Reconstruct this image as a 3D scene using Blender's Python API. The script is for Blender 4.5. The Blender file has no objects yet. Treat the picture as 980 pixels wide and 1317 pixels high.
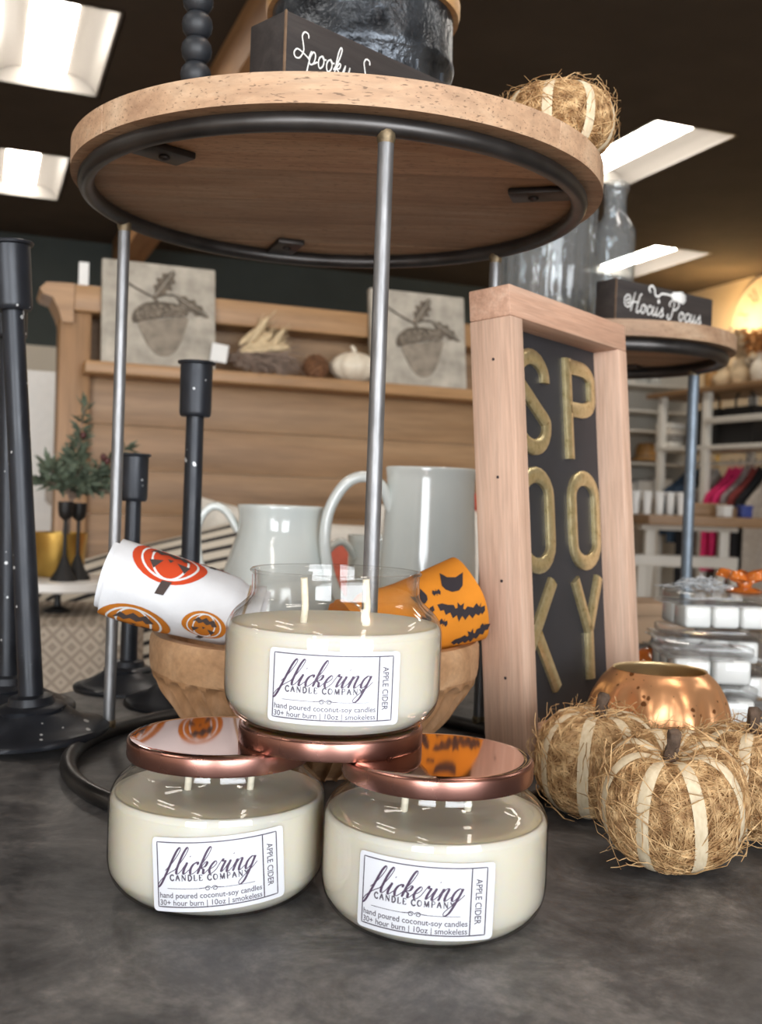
import bpy, bmesh, math, random
from mathutils import Vector, Matrix
random.seed(7)
PI = math.pi
SC = bpy.context.scene
COL = SC.collection

# ---------------------------------------------------------------- camera (table top is z = 0, metres)
F, HY, ROLL, EYE = 1350.0, 638.0, 0.0351, 0.185
phi = -(658.5 - HY) / F
fw = Vector((0, math.cos(phi), math.sin(phi))); up0 = Vector((0, -math.sin(phi), math.cos(phi))); r0 = Vector((1, 0, 0))
cr = r0 * math.cos(ROLL) + up0 * math.sin(ROLL); cu = up0 * math.cos(ROLL) - r0 * math.sin(ROLL)
CAMP = Vector((0, 0, EYE))
cd = bpy.data.cameras.new('camera'); cam = bpy.data.objects.new('camera', cd); COL.objects.link(cam)
m3 = Matrix((cr, cu, -fw)).transposed(); cam.matrix_world = Matrix.Translation(CAMP) @ m3.to_4x4()
cd.sensor_fit = 'VERTICAL'; cd.sensor_height = 36.0; cd.sensor_width = 36.0; cd.lens = F / 1317 * 36.0
cd.clip_start = 0.02; cd.clip_end = 60
cd.dof.use_dof = True; cd.dof.focus_distance = 0.50; cd.dof.aperture_fstop = 15.0
SC.camera = cam

def at(px, py, Y):
    d = fw + cr * ((px - 490) / F) + cu * ((658.5 - py) / F)
    return CAMP + d * (Y / d.y)
def ground(px, py, z=0.0):
    d = fw + cr * ((px - 490) / F) + cu * ((658.5 - py) / F)
    return CAMP + d * ((z - EYE) / d.z)

# ---------------------------------------------------------------- world, lights, exposure
vs = SC.view_settings
vs.view_transform = 'Standard'; vs.look = 'None'; vs.gamma = 1.0; vs.exposure = 0.45
try: vs.use_curve_mapping = False
except Exception: pass
W = bpy.data.worlds.new('world'); SC.world = W; W.use_nodes = True
W.node_tree.nodes['Background'].inputs[0].default_value = (0.80, 0.90, 1.0, 1)
W.node_tree.nodes['Background'].inputs[1].default_value = 1.2
SC.cycles.max_bounces = 8; SC.cycles.transparent_max_bounces = 24; SC.cycles.diffuse_bounces = 4
SC.cycles.glossy_bounces = 4; SC.cycles.sample_clamp_indirect = 6.0; SC.cycles.caustics_reflective = False
SC.cycles.caustics_refractive = False

YAW = math.radians(21)                       # the building stands turned to the camera
BX = Vector((math.cos(YAW), math.sin(YAW), 0)); AX = Vector((-math.sin(YAW), math.cos(YAW), 0))
def RB(b, a, z): return BX * b + AX * a + Vector((0, 0, z))
FLOOR, CEIL = -0.80, 2.485
B0, B1, A0, A1 = -6.0, 7.1, -4.2, 10.3

def area_light(name, loc, aim, sx, sy, power, color):
    l = bpy.data.lights.new(name, 'AREA'); l.shape = 'RECTANGLE'; l.size = sx; l.size_y = sy; l.energy = power; l.color = color
    o = bpy.data.objects.new(name, l); COL.objects.link(o); o.location = loc
    o.rotation_euler = (Vector(aim) - Vector(loc)).to_track_quat('-Z', 'Y').to_euler()
    return o
# daylight entering through the two shop windows of the front wall behind the camera
WIN = [(-3.2, 2.6), (0.6, 2.8)]
for k, (b, w) in enumerate(WIN):
    c = RB(b, A0 + 0.12, 0.47)
    area_light('window_daylight', c, c + AX, w, 2.3, 170, (0.93, 0.97, 1.0))

# ---------------------------------------------------------------- materials
MATS = {}
def new_mat(name):
    m = bpy.data.materials.new(name); m.use_nodes = True
    nt = m.node_tree; b = nt.nodes['Principled BSDF']; MATS[name] = m
    return m, nt, b
def lk(nt, a, b): nt.links.new(a, b)
def coords(nt, scale=(1, 1, 1), kind='Object'):
    tc = nt.nodes.new('ShaderNodeTexCoord'); mp = nt.nodes.new('ShaderNodeMapping')
    mp.inputs['Scale'].default_value = scale; lk(nt, tc.outputs[kind], mp.inputs[0]); return mp.outputs[0]
def noise(nt, vec, scale, detail=4, rough=0.5, dist=0.0):
    n = nt.nodes.new('ShaderNodeTexNoise'); n.inputs['Scale'].default_value = scale
    n.inputs['Detail'].default_value = detail; n.inputs['Roughness'].default_value = rough; n.inputs['Distortion'].default_value = dist
    lk(nt, vec, n.inputs['Vector']); return n.outputs['Fac']
def ramp(nt, fac, stops):
    r = nt.nodes.new('ShaderNodeValToRGB'); e = r.color_ramp.elements
    while len(e) < len(stops): e.new(0.5)
    for i, (p, c) in enumerate(stops):
        e[i].position = p; e[i].color = (*c, 1) if len(c) == 3 else c
    lk(nt, fac, r.inputs[0]); return r.outputs[0]
def mixc(nt, fac, a, b, blend='MIX'):
    m = nt.nodes.new('ShaderNodeMix'); m.data_type = 'RGBA'; m.blend_type = blend
    for s, v in ((0, fac), (6, a), (7, b)):
        if hasattr(v, 'links'): lk(nt, v, m.inputs[s])
        else: m.inputs[s].default_value = v if s == 0 else (*v, 1)
    return m.outputs[2]
def bump(nt, b, h, strength=0.3, dist=0.001):
    n = nt.nodes.new('ShaderNodeBump'); n.inputs['Strength'].default_value = strength; n.inputs['Distance'].default_value = dist
    lk(nt, h, n.inputs['Height']); lk(nt, n.outputs[0], b.inputs['Normal'])
def plain(name, col, rough=0.5, metal=0.0, var=0.12, vscale=40, spec=0.5, bmp=0.0, sheen=0.0, coat=0.0):
    m, nt, b = new_mat(name)
    v = coords(nt); n = noise(nt, v, vscale, 5)
    lo = tuple(c * (1 - var) for c in col); hi = tuple(min(1, c * (1 + var)) for c in col)
    lk(nt, ramp(nt, n, [(0.3, lo), (0.7, hi)]), b.inputs['Base Color'])
    b.inputs['Roughness'].default_value = rough; b.inputs['Metallic'].default_value = metal
    b.inputs['Specular IOR Level'].default_value = spec
    if sheen: b.inputs['Sheen Weight'].default_value = sheen
    if coat: b.inputs['Coat Weight'].default_value = coat; b.inputs['Coat Roughness'].default_value = 0.05
    if bmp: bump(nt, b, noise(nt, v, vscale * 3, 3), bmp)
    return m
def wood(name, c1, c2, c3, axis=0, scale=1.0, stretch=14, rough=0.55, rnd=0.25, pores=0.0):
    m, nt, b = new_mat(name)
    s = [scale * stretch] * 3; s[axis] = scale
    tc = nt.nodes.new('ShaderNodeTexCoord'); oi = nt.nodes.new('ShaderNodeObjectInfo')
    add = nt.nodes.new('ShaderNodeVectorMath'); add.operation = 'MULTIPLY_ADD'
    add.inputs[1].default_value = (1, 1, 1)
    cmb = nt.nodes.new('ShaderNodeCombineXYZ')
    mu = nt.nodes.new('ShaderNodeMath'); mu.operation = 'MULTIPLY'; mu.inputs[1].default_value = 7.3
    lk(nt, oi.outputs['Random'], mu.inputs[0])
    for i in range(3): lk(nt, mu.outputs[0], cmb.inputs[i])
    lk(nt, tc.outputs['Object'], add.inputs[0]); lk(nt, cmb.outputs[0], add.inputs[2])
    mp = nt.nodes.new('ShaderNodeMapping'); mp.inputs['Scale'].default_value = s; lk(nt, add.outputs[0], mp.inputs[0])
    n1 = noise(nt, mp.outputs[0], 1.0, 6, 0.6, 0.6)
    n2 = noise(nt, mp.outputs[0], 6.0, 4, 0.6, 0.2)
    col = ramp(nt, n1, [(0.28, c1), (0.5, c2), (0.72, c3)])
    col = mixc(nt, 0.35, col, ramp(nt, n2, [(0.35, (0.45, 0.45, 0.45)), (0.65, (1, 1, 1))]), 'MULTIPLY')
    sh = nt.nodes.new('ShaderNodeMapRange'); sh.inputs[3].default_value = 1 - rnd; sh.inputs[4].default_value = 1 + rnd * 0.4
    lk(nt, oi.outputs['Random'], sh.inputs[0])
    cc = nt.nodes.new('ShaderNodeCombineColor')
    for i in range(3): lk(nt, sh.outputs[0], cc.inputs[i])
    col = mixc(nt, 1.0, col, cc.outputs[0], 'MULTIPLY')
    if pores:
        s2 = [v for v in (pores * 6,) * 3]; s2[axis] = pores
        mp2 = nt.nodes.new('ShaderNodeMapping'); mp2.inputs['Scale'].default_value = s2; lk(nt, add.outputs[0], mp2.inputs[0])
        n3 = noise(nt, mp2.outputs[0], 1.0, 2, 0.5)
        col = mixc(nt, ramp(nt, n3, [(0.62, (0, 0, 0)), (0.68, (0.75, 0.75, 0.75))]), col, tuple(c * 0.35 for c in c1))
    lk(nt, col, b.inputs['Base Color']); b.inputs['Roughness'].default_value = rough
    bump(nt, b, n2, 0.15, 0.0006)
    return m
def thin_glass(name, tint=(0.975, 0.972, 0.968), ior=1.5, rough=0.01, edge=(0.70, 0.72, 0.72), wav=0.0, body=0.0):
    # clear thin wall: straight-through transmission, Fresnel mirror on top
    m = bpy.data.materials.new(name); m.use_nodes = True; nt = m.node_tree; nt.nodes.clear(); MATS[name] = m
    out = nt.nodes.new('ShaderNodeOutputMaterial'); mx = nt.nodes.new('ShaderNodeMixShader'); tr = nt.nodes.new('ShaderNodeBsdfTransparent')
    gl = nt.nodes.new('ShaderNodeBsdfGlossy'); gl.inputs['Roughness'].default_value = rough
    lw = nt.nodes.new('ShaderNodeLayerWeight'); lw.inputs[0].default_value = 0.5
    f0 = ((ior - 1) / (ior + 1)) ** 2
    pw = nt.nodes.new('ShaderNodeMath'); pw.operation = 'POWER'; pw.inputs[1].default_value = 5.0; lk(nt, lw.outputs['Facing'], pw.inputs[0])
    fr = nt.nodes.new('ShaderNodeMath'); fr.operation = 'MULTIPLY_ADD'; fr.inputs[1].default_value = 0.75; fr.inputs[2].default_value = f0; lk(nt, pw.outputs[0], fr.inputs[0])
    tcol = ramp(nt, lw.outputs['Facing'], [(0.5, tint), (0.97, edge)]); lk(nt, tcol, tr.inputs[0])
    lk(nt, fr.outputs[0], mx.inputs[0]); lk(nt, tr.outputs[0], mx.inputs[1]); lk(nt, gl.outputs[0], mx.inputs[2])
    if wav:
        bp = nt.nodes.new('ShaderNodeBump'); bp.inputs['Strength'].default_value = wav; bp.inputs['Distance'].default_value = 0.004
        lk(nt, noise(nt, coords(nt, (1, 1, 0.25)), 60, 2), bp.inputs['Height'])
        lk(nt, bp.outputs[0], gl.inputs['Normal']); lk(nt, bp.outputs[0], lw.inputs['Normal'])
    last = mx.outputs[0]
    if body:
        df = nt.nodes.new('ShaderNodeBsdfDiffuse'); df.inputs[0].default_value = (0.85, 0.88, 0.9, 1)
        m2 = nt.nodes.new('ShaderNodeMixShader'); m2.inputs[0].default_value = body
        lk(nt, last, m2.inputs[1]); lk(nt, df.outputs[0], m2.inputs[2]); last = m2.outputs[0]
    lk(nt, last, out.inputs[0]); return m
def emit(name, col, s):
    m = bpy.data.materials.new(name); m.use_nodes = True; nt = m.node_tree; b = nt.nodes['Principled BSDF']; MATS[name] = m
    b.inputs['Base Color'].default_value = (*col, 1); b.inputs['Emission Color'].default_value = (*col, 1); b.inputs['Emission Strength'].default_value = s
    return m

# stone-look laminate
m, nt, b = new_mat('stone'); v = coords(nt)
n1 = noise(nt, v, 18, 8, 0.7, 0.4); n2 = noise(nt, v, 160, 4, 0.6); n3 = noise(nt, v, 5, 3)
c = ramp(nt, n1, [(0.34, (0.045, 0.044, 0.046)), (0.52, (0.110, 0.106, 0.106)), (0.70, (0.235, 0.225, 0.215))])
c = mixc(nt, 0.5, c, ramp(nt, n2, [(0.35, (0.35, 0.35, 0.35)), (0.7, (1.25, 1.22, 1.2))]), 'MULTIPLY')
lk(nt, c, b.inputs['Base Color']); lk(nt, ramp(nt, n2, [(0.3, (0.42,) * 3), (0.7, (0.62,) * 3)]), b.inputs['Roughness'])
bump(nt, b, n1, 0.25, 0.0015)
# blackened metal with paint chips
def chipped(name, base, chip, scale, lim, rough=0.42, metal=0.6):
    m, nt, b = new_mat(name); v = coords(nt)
    vo = nt.nodes.new('ShaderNodeTexVoronoi'); vo.inputs['Scale'].default_value = scale; vo.inputs['Randomness'].default_value = 1.0
    lk(nt, v, vo.inputs['Vector'])
    n = noise(nt, v, scale * 0.35, 3, 0.6)
    ad = nt.nodes.new('ShaderNodeMath'); ad.operation = 'MULTIPLY_ADD'; ad.inputs[1].default_value = -0.55; lk(nt, vo.outputs['Distance'], ad.inputs[0]); lk(nt, n, ad.inputs[2])
    f = ramp(nt, ad.outputs[0], [(lim, (0, 0, 0)), (lim + 0.02, (1, 1, 1))])
    n2 = noise(nt, v, 30, 4)
    bc = ramp(nt, n2, [(0.3, tuple(x * 0.75 for x in base)), (0.7, tuple(x * 1.25 for x in base))])
    lk(nt, mixc(nt, f, bc, chip), b.inputs['Base Color'])
    lk(nt, ramp(nt, n2, [(0.3, (rough - 0.08,) * 3), (0.7, (rough + 0.1,) * 3)]), b.inputs['Roughness'])
    b.inputs['Metallic'].default_value = metal
    bump(nt, b, ad.outputs[0], 0.2, 0.0006)
    return m
chipped('stick_black', (0.020, 0.022, 0.028), (0.55, 0.55, 0.55), 115, 0.512, 0.40, 0.35)
plain('bobbin_black', (0.016, 0.018, 0.022), 0.5, 0.0, 0.2)
m, nt, b = new_mat('steel'); v = coords(nt, (1, 1, 0.15)); n = noise(nt, v, 220, 3, 0.6)
lk(nt, ramp(nt, n, [(0.3, (0.17, 0.168, 0.17)), (0.7, (0.33, 0.325, 0.33))]), b.inputs['Base Color']); b.inputs['Metallic'].default_value = 0.75; b.inputs['Roughness'].default_value = 0.46
chipped('ring_iron', (0.075, 0.07, 0.068), (0.16, 0.13, 0.10), 60, 0.60, 0.38, 0.85)
plain('bracket_iron', (0.035, 0.028, 0.025), 0.42, 0.6)
plain('weld', (0.20, 0.15, 0.09), 0.5, 0.6, 0.4, 300)
wood('mango', (0.36, 0.205, 0.120), (0.53, 0.335, 0.205), (0.64, 0.455, 0.305), 0, 5.0, 9, 0.6, 0.28, 150)
wood('cedar', (0.58, 0.365, 0.255), (0.70, 0.46, 0.335), (0.76, 0.53, 0.40), 2, 5.0, 22, 0.6, 0.10)
wood('cedar_x', (0.47, 0.26, 0.17), (0.59, 0.35, 0.24), (0.66, 0.43, 0.31), 0, 5.0, 22, 0.6, 0.10)
wood('oak', (0.23, 0.128, 0.058), (0.34, 0.195, 0.095), (0.41, 0.25, 0.13), 0, 1.3, 10, 0.5, 0.12)
wood('oak_cap', (0.28, 0.145, 0.055), (0.40, 0.22, 0.095), (0.48, 0.28, 0.13), 0, 1.3, 12, 0.45, 0.06)
wood('oak_post', (0.24, 0.125, 0.05), (0.35, 0.19, 0.085), (0.43, 0.25, 0.12), 2, 1.3, 12, 0.45, 0.06)
wood('beamwood', (0.34, 0.16, 0.06), (0.50, 0.26, 0.11), (0.60, 0.34, 0.16), 1, 0.7, 12, 0.6, 0.05)
wood('bowl_band', (0.38, 0.20, 0.095), (0.52, 0.30, 0.155), (0.60, 0.37, 0.21), 0, 6, 8, 0.6, 0.0)
wood('bowl_carved', (0.28, 0.135, 0.055), (0.41, 0.215, 0.10), (0.54, 0.32, 0.18), 2, 8, 6, 0.65, 0.0)
wood('table_wood', (0.22, 0.12, 0.05), (0.33, 0.19, 0.09), (0.42, 0.26, 0.14), 0, 1.2, 12, 0.5, 0.1)
wood('floor_wood', (0.30, 0.21, 0.14), (0.42, 0.31, 0.22), (0.52, 0.40, 0.29), 0, 0.8, 10, 0.45, 0.3)
wood('block_dark', (0.018, 0.014, 0.014), (0.030, 0.024, 0.023), (0.045, 0.037, 0.034), 0, 8, 12, 0.6, 0.0)
plain('block_edge', (0.16, 0.10, 0.06), 0.7, 0, 0.4, 90)
plain('panel_black', (0.022, 0.022, 0.026), 0.55, 0, 0.2, 20)
m, nt, b = new_mat('gold'); v = coords(nt); n = noise(nt, v, 170, 5, 0.7)
lk(nt, ramp(nt, n, [(0.26, (0.26, 0.19, 0.07)), (0.40, (0.66, 0.53, 0.27)), (0.7, (0.84, 0.72, 0.44))]), b.inputs['Base Color'])
b.inputs['Metallic'].default_value = 0.85; b.inputs['Roughness'].default_value = 0.33; bump(nt, b, n, 0.35, 0.0006)
plain('white_paint', (0.80, 0.79, 0.76), 0.5, 0, 0.03)
plain('white_ink', (0.82, 0.82, 0.80), 0.6, 0, 0.04)
m, nt, b = new_mat('wax'); b.inputs['Base Color'].default_value = (0.86, 0.83, 0.70, 1); b.inputs['Roughness'].default_value = 0.45
lk(nt, ramp(nt, noise(nt, coords(nt), 30, 3), [(0.3, (0.86, 0.79, 0.64)), (0.7, (0.89, 0.83, 0.70))]), b.inputs['Base Color'])
b.inputs['Subsurface Weight'].default_value = 0.7; b.inputs['Subsurface Radius'].default_value = (0.020, 0.015, 0.009); b.inputs['Subsurface Scale'].default_value = 1.0
plain('wax_white', (0.86, 0.86, 0.83), 0.4, 0, 0.03)
plain('wick', (0.83, 0.77, 0.62), 0.8, 0, 0.1, 300)
plain('label_paper', (0.72, 0.73, 0.78), 0.45, 0, 0.02)
plain('label_ink', (0.085, 0.07, 0.095), 0.6, 0, 0.1)
plain('label_plum', (0.075, 0.045, 0.085), 0.6, 0, 0.1)
m, nt, b = new_mat('copper_top'); b.inputs['Base Color'].default_value = (0.53, 0.335, 0.28, 1); b.inputs['Metallic'].default_value = 1; b.inputs['Roughness'].default_value = 0.06
lk(nt, ramp(nt, noise(nt, coords(nt), 40, 3), [(0.3, (0.045,) * 3), (0.7, (0.075,) * 3)]), b.inputs['Roughness'])
m, nt, b = new_mat('copper_side'); b.inputs['Base Color'].default_value = (0.43, 0.215, 0.175, 1); b.inputs['Metallic'].default_value = 1
lk(nt, ramp(nt, noise(nt, coords(nt), 25, 3), [(0.3, (0.25,) * 3), (0.7, (0.31,) * 3)]), b.inputs['Roughness'])
thin_glass('jar_glass', edge=(0.84, 0.83, 0.82)); thin_glass('vase_glass', (0.93, 0.95, 0.96), 1.6, 0.02, (0.45, 0.5, 0.52), 0.6, 0.05)
thin_glass('clear_plastic', (0.95, 0.95, 0.95), 1.4, 0.05, (0.78, 0.78, 0.78), 0.0, 0.015)
m, nt, b = new_mat('glaze'); v = coords(nt)
lk(nt, ramp(nt, noise(nt, v, 9, 4), [(0.3, (0.66, 0.69, 0.66)), (0.7, (0.78, 0.80, 0.77))]), b.inputs['Base Color'])
b.inputs['Roughness'].default_value = 0.12; b.inputs['Coat Weight'].default_value = 0.6; b.inputs['Coat Roughness'].default_value = 0.04
plain('jute', (0.25, 0.125, 0.05), 0.9, 0, 0.45, 120, 0.2, 0.8)
m, nt, b = new_mat('fibre'); v = coords(nt)
lk(nt, ramp(nt, noise(nt, v, 140, 2), [(0.3, (0.24, 0.118, 0.042)), (0.47, (0.45, 0.265, 0.115)), (0.68, (0.72, 0.49, 0.25))]), b.inputs['Base Color'])
b.inputs['Roughness'].default_value = 0.7
m, nt, b = new_mat('ribbon'); v = coords(nt, (1, 1, 0.3))
lk(nt, ramp(nt, noise(nt, v, 400, 3), [(0.3, (0.60, 0.48, 0.31)), (0.7, (0.74, 0.62, 0.44))]), b.inputs['Base Color']); b.inputs['Roughness'].default_value = 0.8
plain('twig', (0.10, 0.065, 0.045), 0.8, 0, 0.5, 150, 0.3, 0.8)
m, nt, b = new_mat('mercury'); v = coords(nt)
n = noise(nt, v, 55, 4, 0.6); vo = nt.nodes.new('ShaderNodeTexVoronoi'); vo.inputs['Scale'].default_value = 190; lk(nt, v, vo.inputs['Vector'])
ad = nt.nodes.new('ShaderNodeMath'); ad.operation = 'MULTIPLY_ADD'; ad.inputs[1].default_value = -0.5; lk(nt, vo.outputs['Distance'], ad.inputs[0]); lk(nt, n, ad.inputs[2])
c = mixc(nt, ramp(nt, ad.outputs[0], [(0.45, (0, 0, 0)), (0.47, (1, 1, 1))]), (0.80, 0.40, 0.19), (0.24, 0.09, 0.03))
lk(nt, c, b.inputs['Base Color']); b.inputs['Metallic'].default_value = 0.7; b.inputs['Roughness'].default_value = 0.28; bump(nt, b, n, 0.12, 0.002)
m, nt, b = new_mat('mercury_in'); b.inputs['Base Color'].default_value = (0.85, 0.66, 0.38, 1); b.inputs['Metallic'].default_value = 0.8; b.inputs['Roughness'].default_value = 0.35
plain('towel_white', (0.74, 0.74, 0.76), 0.9, 0, 0.04, 60, 0.2, 0.3)
plain('towel_orange', (0.62, 0.215, 0.02), 0.9, 0, 0.06, 60, 0.2, 0.3)
plain('print_red', (0.58, 0.065, 0.02), 0.9, 0, 0.08, 60, 0.2)
plain('print_orange', (0.52, 0.17, 0.02), 0.9, 0, 0.08, 60, 0.2)
plain('print_brown', (0.075, 0.055, 0.05), 0.9, 0, 0.08, 60, 0.2)
plain('print_black', (0.035, 0.028, 0.032), 0.9, 0, 0.08, 60, 0.2)
plain('twine', (0.42, 0.29, 0.17), 0.9, 0, 0.3, 300)
plain('white_thread', (0.76, 0.75, 0.74), 0.9, 0, 0.03)
m, nt, b = new_mat('bucket_metal'); v = coords(nt); n = noise(nt, v, 26, 5, 0.6)
lk(nt, ramp(nt, n, [(0.35, (0.018, 0.020, 0.024)), (0.65, (0.14, 0.155, 0.175))]), b.inputs['Base Color']); b.inputs['Metallic'].default_value = 0.8; b.inputs['Roughness'].default_value = 0.32; bump(nt, b, n, 0.8, 0.006)
wood('bucket_rim', (0.50, 0.27, 0.11), (0.62, 0.36, 0.16), (0.7, 0.45, 0.22), 0, 4, 8, 0.5, 0.0)
# room
plain('ceiling_paint', (0.075, 0.060, 0.046), 0.9, 0, 0.1, 3, 0.2)
plain('wall_green', (0.060, 0.070, 0.065), 0.85, 0, 0.08, 3, 0.3)
plain('wall_cream', (0.62, 0.50, 0.34), 0.85, 0, 0.03, 3, 0.3)
plain('wall_pale', (0.66, 0.60, 0.50), 0.85, 0, 0.03, 3, 0.3)
emit('troffer_lens', (1.0, 0.93, 0.84), 15.0)
plain('troffer_white', (0.30, 0.28, 0.255), 0.4, 0, 0.02)
emit('lamp_bulb', (1.0, 0.72, 0.36), 60.0)
# soft goods and far things
plain('linen', (0.62, 0.55, 0.46), 0.95, 0, 0.08, 80, 0.1, 0.3)
plain('cream_cloth', (0.68, 0.64, 0.57), 0.95, 0, 0.06, 60, 0.1, 0.3)
plain('coral_yarn', (0.52, 0.085, 0.045), 0.95, 0, 0.25, 200, 0.1, 0.8)
m, nt, b = new_mat('stripe'); v = coords(nt)
sp = nt.nodes.new('ShaderNodeSeparateXYZ'); lk(nt, v, sp.inputs[0])
mu = nt.nodes.new('ShaderNodeMath'); mu.operation = 'MULTIPLY'; mu.inputs[1].default_value = 40; lk(nt, sp.outputs[1], mu.inputs[0])
fr = nt.nodes.new('ShaderNodeMath'); fr.operation = 'FRACT'; lk(nt, mu.outputs[0], fr.inputs[0])
lk(nt, ramp(nt, fr.outputs[0], [(0.0, (0.56, 0.50, 0.41)), (0.60, (0.56, 0.50, 0.41)), (0.63, (0.025, 0.022, 0.022)), (0.97, (0.025, 0.022, 0.022)), (1.0, (0.56, 0.50, 0.41))]), b.inputs['Base Color']); b.inputs['Roughness'].default_value = 0.95
m, nt, b = new_mat('woven'); v = coords(nt)
def tri(nt, sock, k):
    a = nt.nodes.new('ShaderNodeMath'); a.operation = 'PINGPONG'; a.inputs[1].default_value = k; lk(nt, sock, a.inputs[0]); return a.outputs[0]
sp = nt.nodes.new('ShaderNodeSeparateXYZ'); lk(nt, v, sp.inputs[0])
ad = nt.nodes.new('ShaderNodeMath'); lk(nt, tri(nt, sp.outputs[0], 0.014), ad.inputs[0]); lk(nt, tri(nt, sp.outputs[2], 0.018), ad.inputs[1])
c = ramp(nt, tri(nt, ad.outputs[0], 0.007), [(0.0, (0.20, 0.165, 0.13)), (0.011, (0.42, 0.365, 0.30))])
mr = nt.nodes.new('ShaderNodeMapRange'); mr.inputs[2].default_value = 0.007; lk(nt, tri(nt, ad.outputs[0], 0.007), mr.inputs[0])
c = ramp(nt, mr.outputs[0], [(0.25, (0.235, 0.195, 0.155)), (0.75, (0.36, 0.305, 0.245))])
lk(nt, c, b.inputs['Base Color']); b.inputs['Roughness'].default_value = 0.95; bump(nt, b, noise(nt, v, 300, 2), 0.6, 0.002)
plain('tile_stone', (0.40, 0.36, 0.30), 0.9, 0, 0.28, 22, 0.2, 0.6)
plain('tile_dark', (0.135, 0.11, 0.085), 0.9, 0, 0.4, 45, 0.2, 0.5)
plain('tile_mid', (0.25, 0.21, 0.165), 0.9, 0, 0.3, 35, 0.2, 0.5)
plain('leaf_green', (0.10, 0.125, 0.085), 0.7, 0, 0.4, 30, 0.3)
plain('berry', (0.075, 0.018, 0.016), 0.5)
plain('brass', (0.58, 0.36, 0.09), 0.34, 0.9, 0.1, 20)
plain('marble', (0.62, 0.60, 0.57), 0.35, 0, 0.12, 12)
plain('iron', (0.014, 0.013, 0.013), 0.5, 0.4)
plain('wheat', (0.60, 0.46, 0.28), 0.9, 0, 0.2, 60)
plain('dry_brown', (0.20, 0.14, 0.105), 0.9, 0, 0.3, 60)
plain('cone_brown', (0.17, 0.075, 0.032), 0.8, 0, 0.4, 60)
plain('ceramic_cream', (0.70, 0.61, 0.48), 0.45, 0, 0.05)
plain('paper_tag', (0.78, 0.77, 0.74), 0.7, 0, 0.02)
plain('shelf_white', (0.66, 0.62, 0.55), 0.5, 0, 0.04, 6)
plain('black_bag', (0.010, 0.009, 0.009), 0.6)
plain('kraft', (0.36, 0.24, 0.15), 0.8, 0, 0.1, 10)
m, nt, b = new_mat('orange_foil'); b.inputs['Base Color'].default_value = (0.50, 0.13, 0.02, 1); b.inputs['Roughness'].default_value = 0.22; b.inputs['Coat Weight'].default_value = 0.6
plain('grey_tinsel', (0.46, 0.47, 0.48), 0.6, 0.0, 0.4, 120)
plain('cloth_navy', (0.025, 0.045, 0.075), 0.95); plain('cloth_black', (0.012, 0.011, 0.012), 0.95)
plain('cloth_print', (0.27, 0.245, 0.215), 0.95, 0, 0.6, 30); plain('cloth_pink', (0.62, 0.022, 0.12), 0.9)
plain('cloth_lace', (0.25, 0.20, 0.19), 0.95, 0, 0.5, 60); plain('cloth_rust', (0.21, 0.035, 0.03), 0.95); plain('cloth_beige', (0.40, 0.345, 0.29), 0.95)
plain('cloth_slate', (0.16, 0.18, 0.23), 0.95); plain('cloth_red', (0.42, 0.09, 0.055), 0.95)
plain('blue_card', (0.03, 0.05, 0.23), 0.6); plain('amber', (0.42, 0.22, 0.07), 0.5, 0, 0.3, 12); plain('dry_leaf', (0.46, 0.19, 0.05), 0.8, 0, 0.4, 10)
plain('dry_pale', (0.58, 0.43, 0.26), 0.9, 0, 0.3, 10); plain('clock_face', (0.52, 0.44, 0.33), 0.8, 0, 0.12, 4); plain('clock_dark', (0.15, 0.11, 0.075), 0.8)

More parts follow.
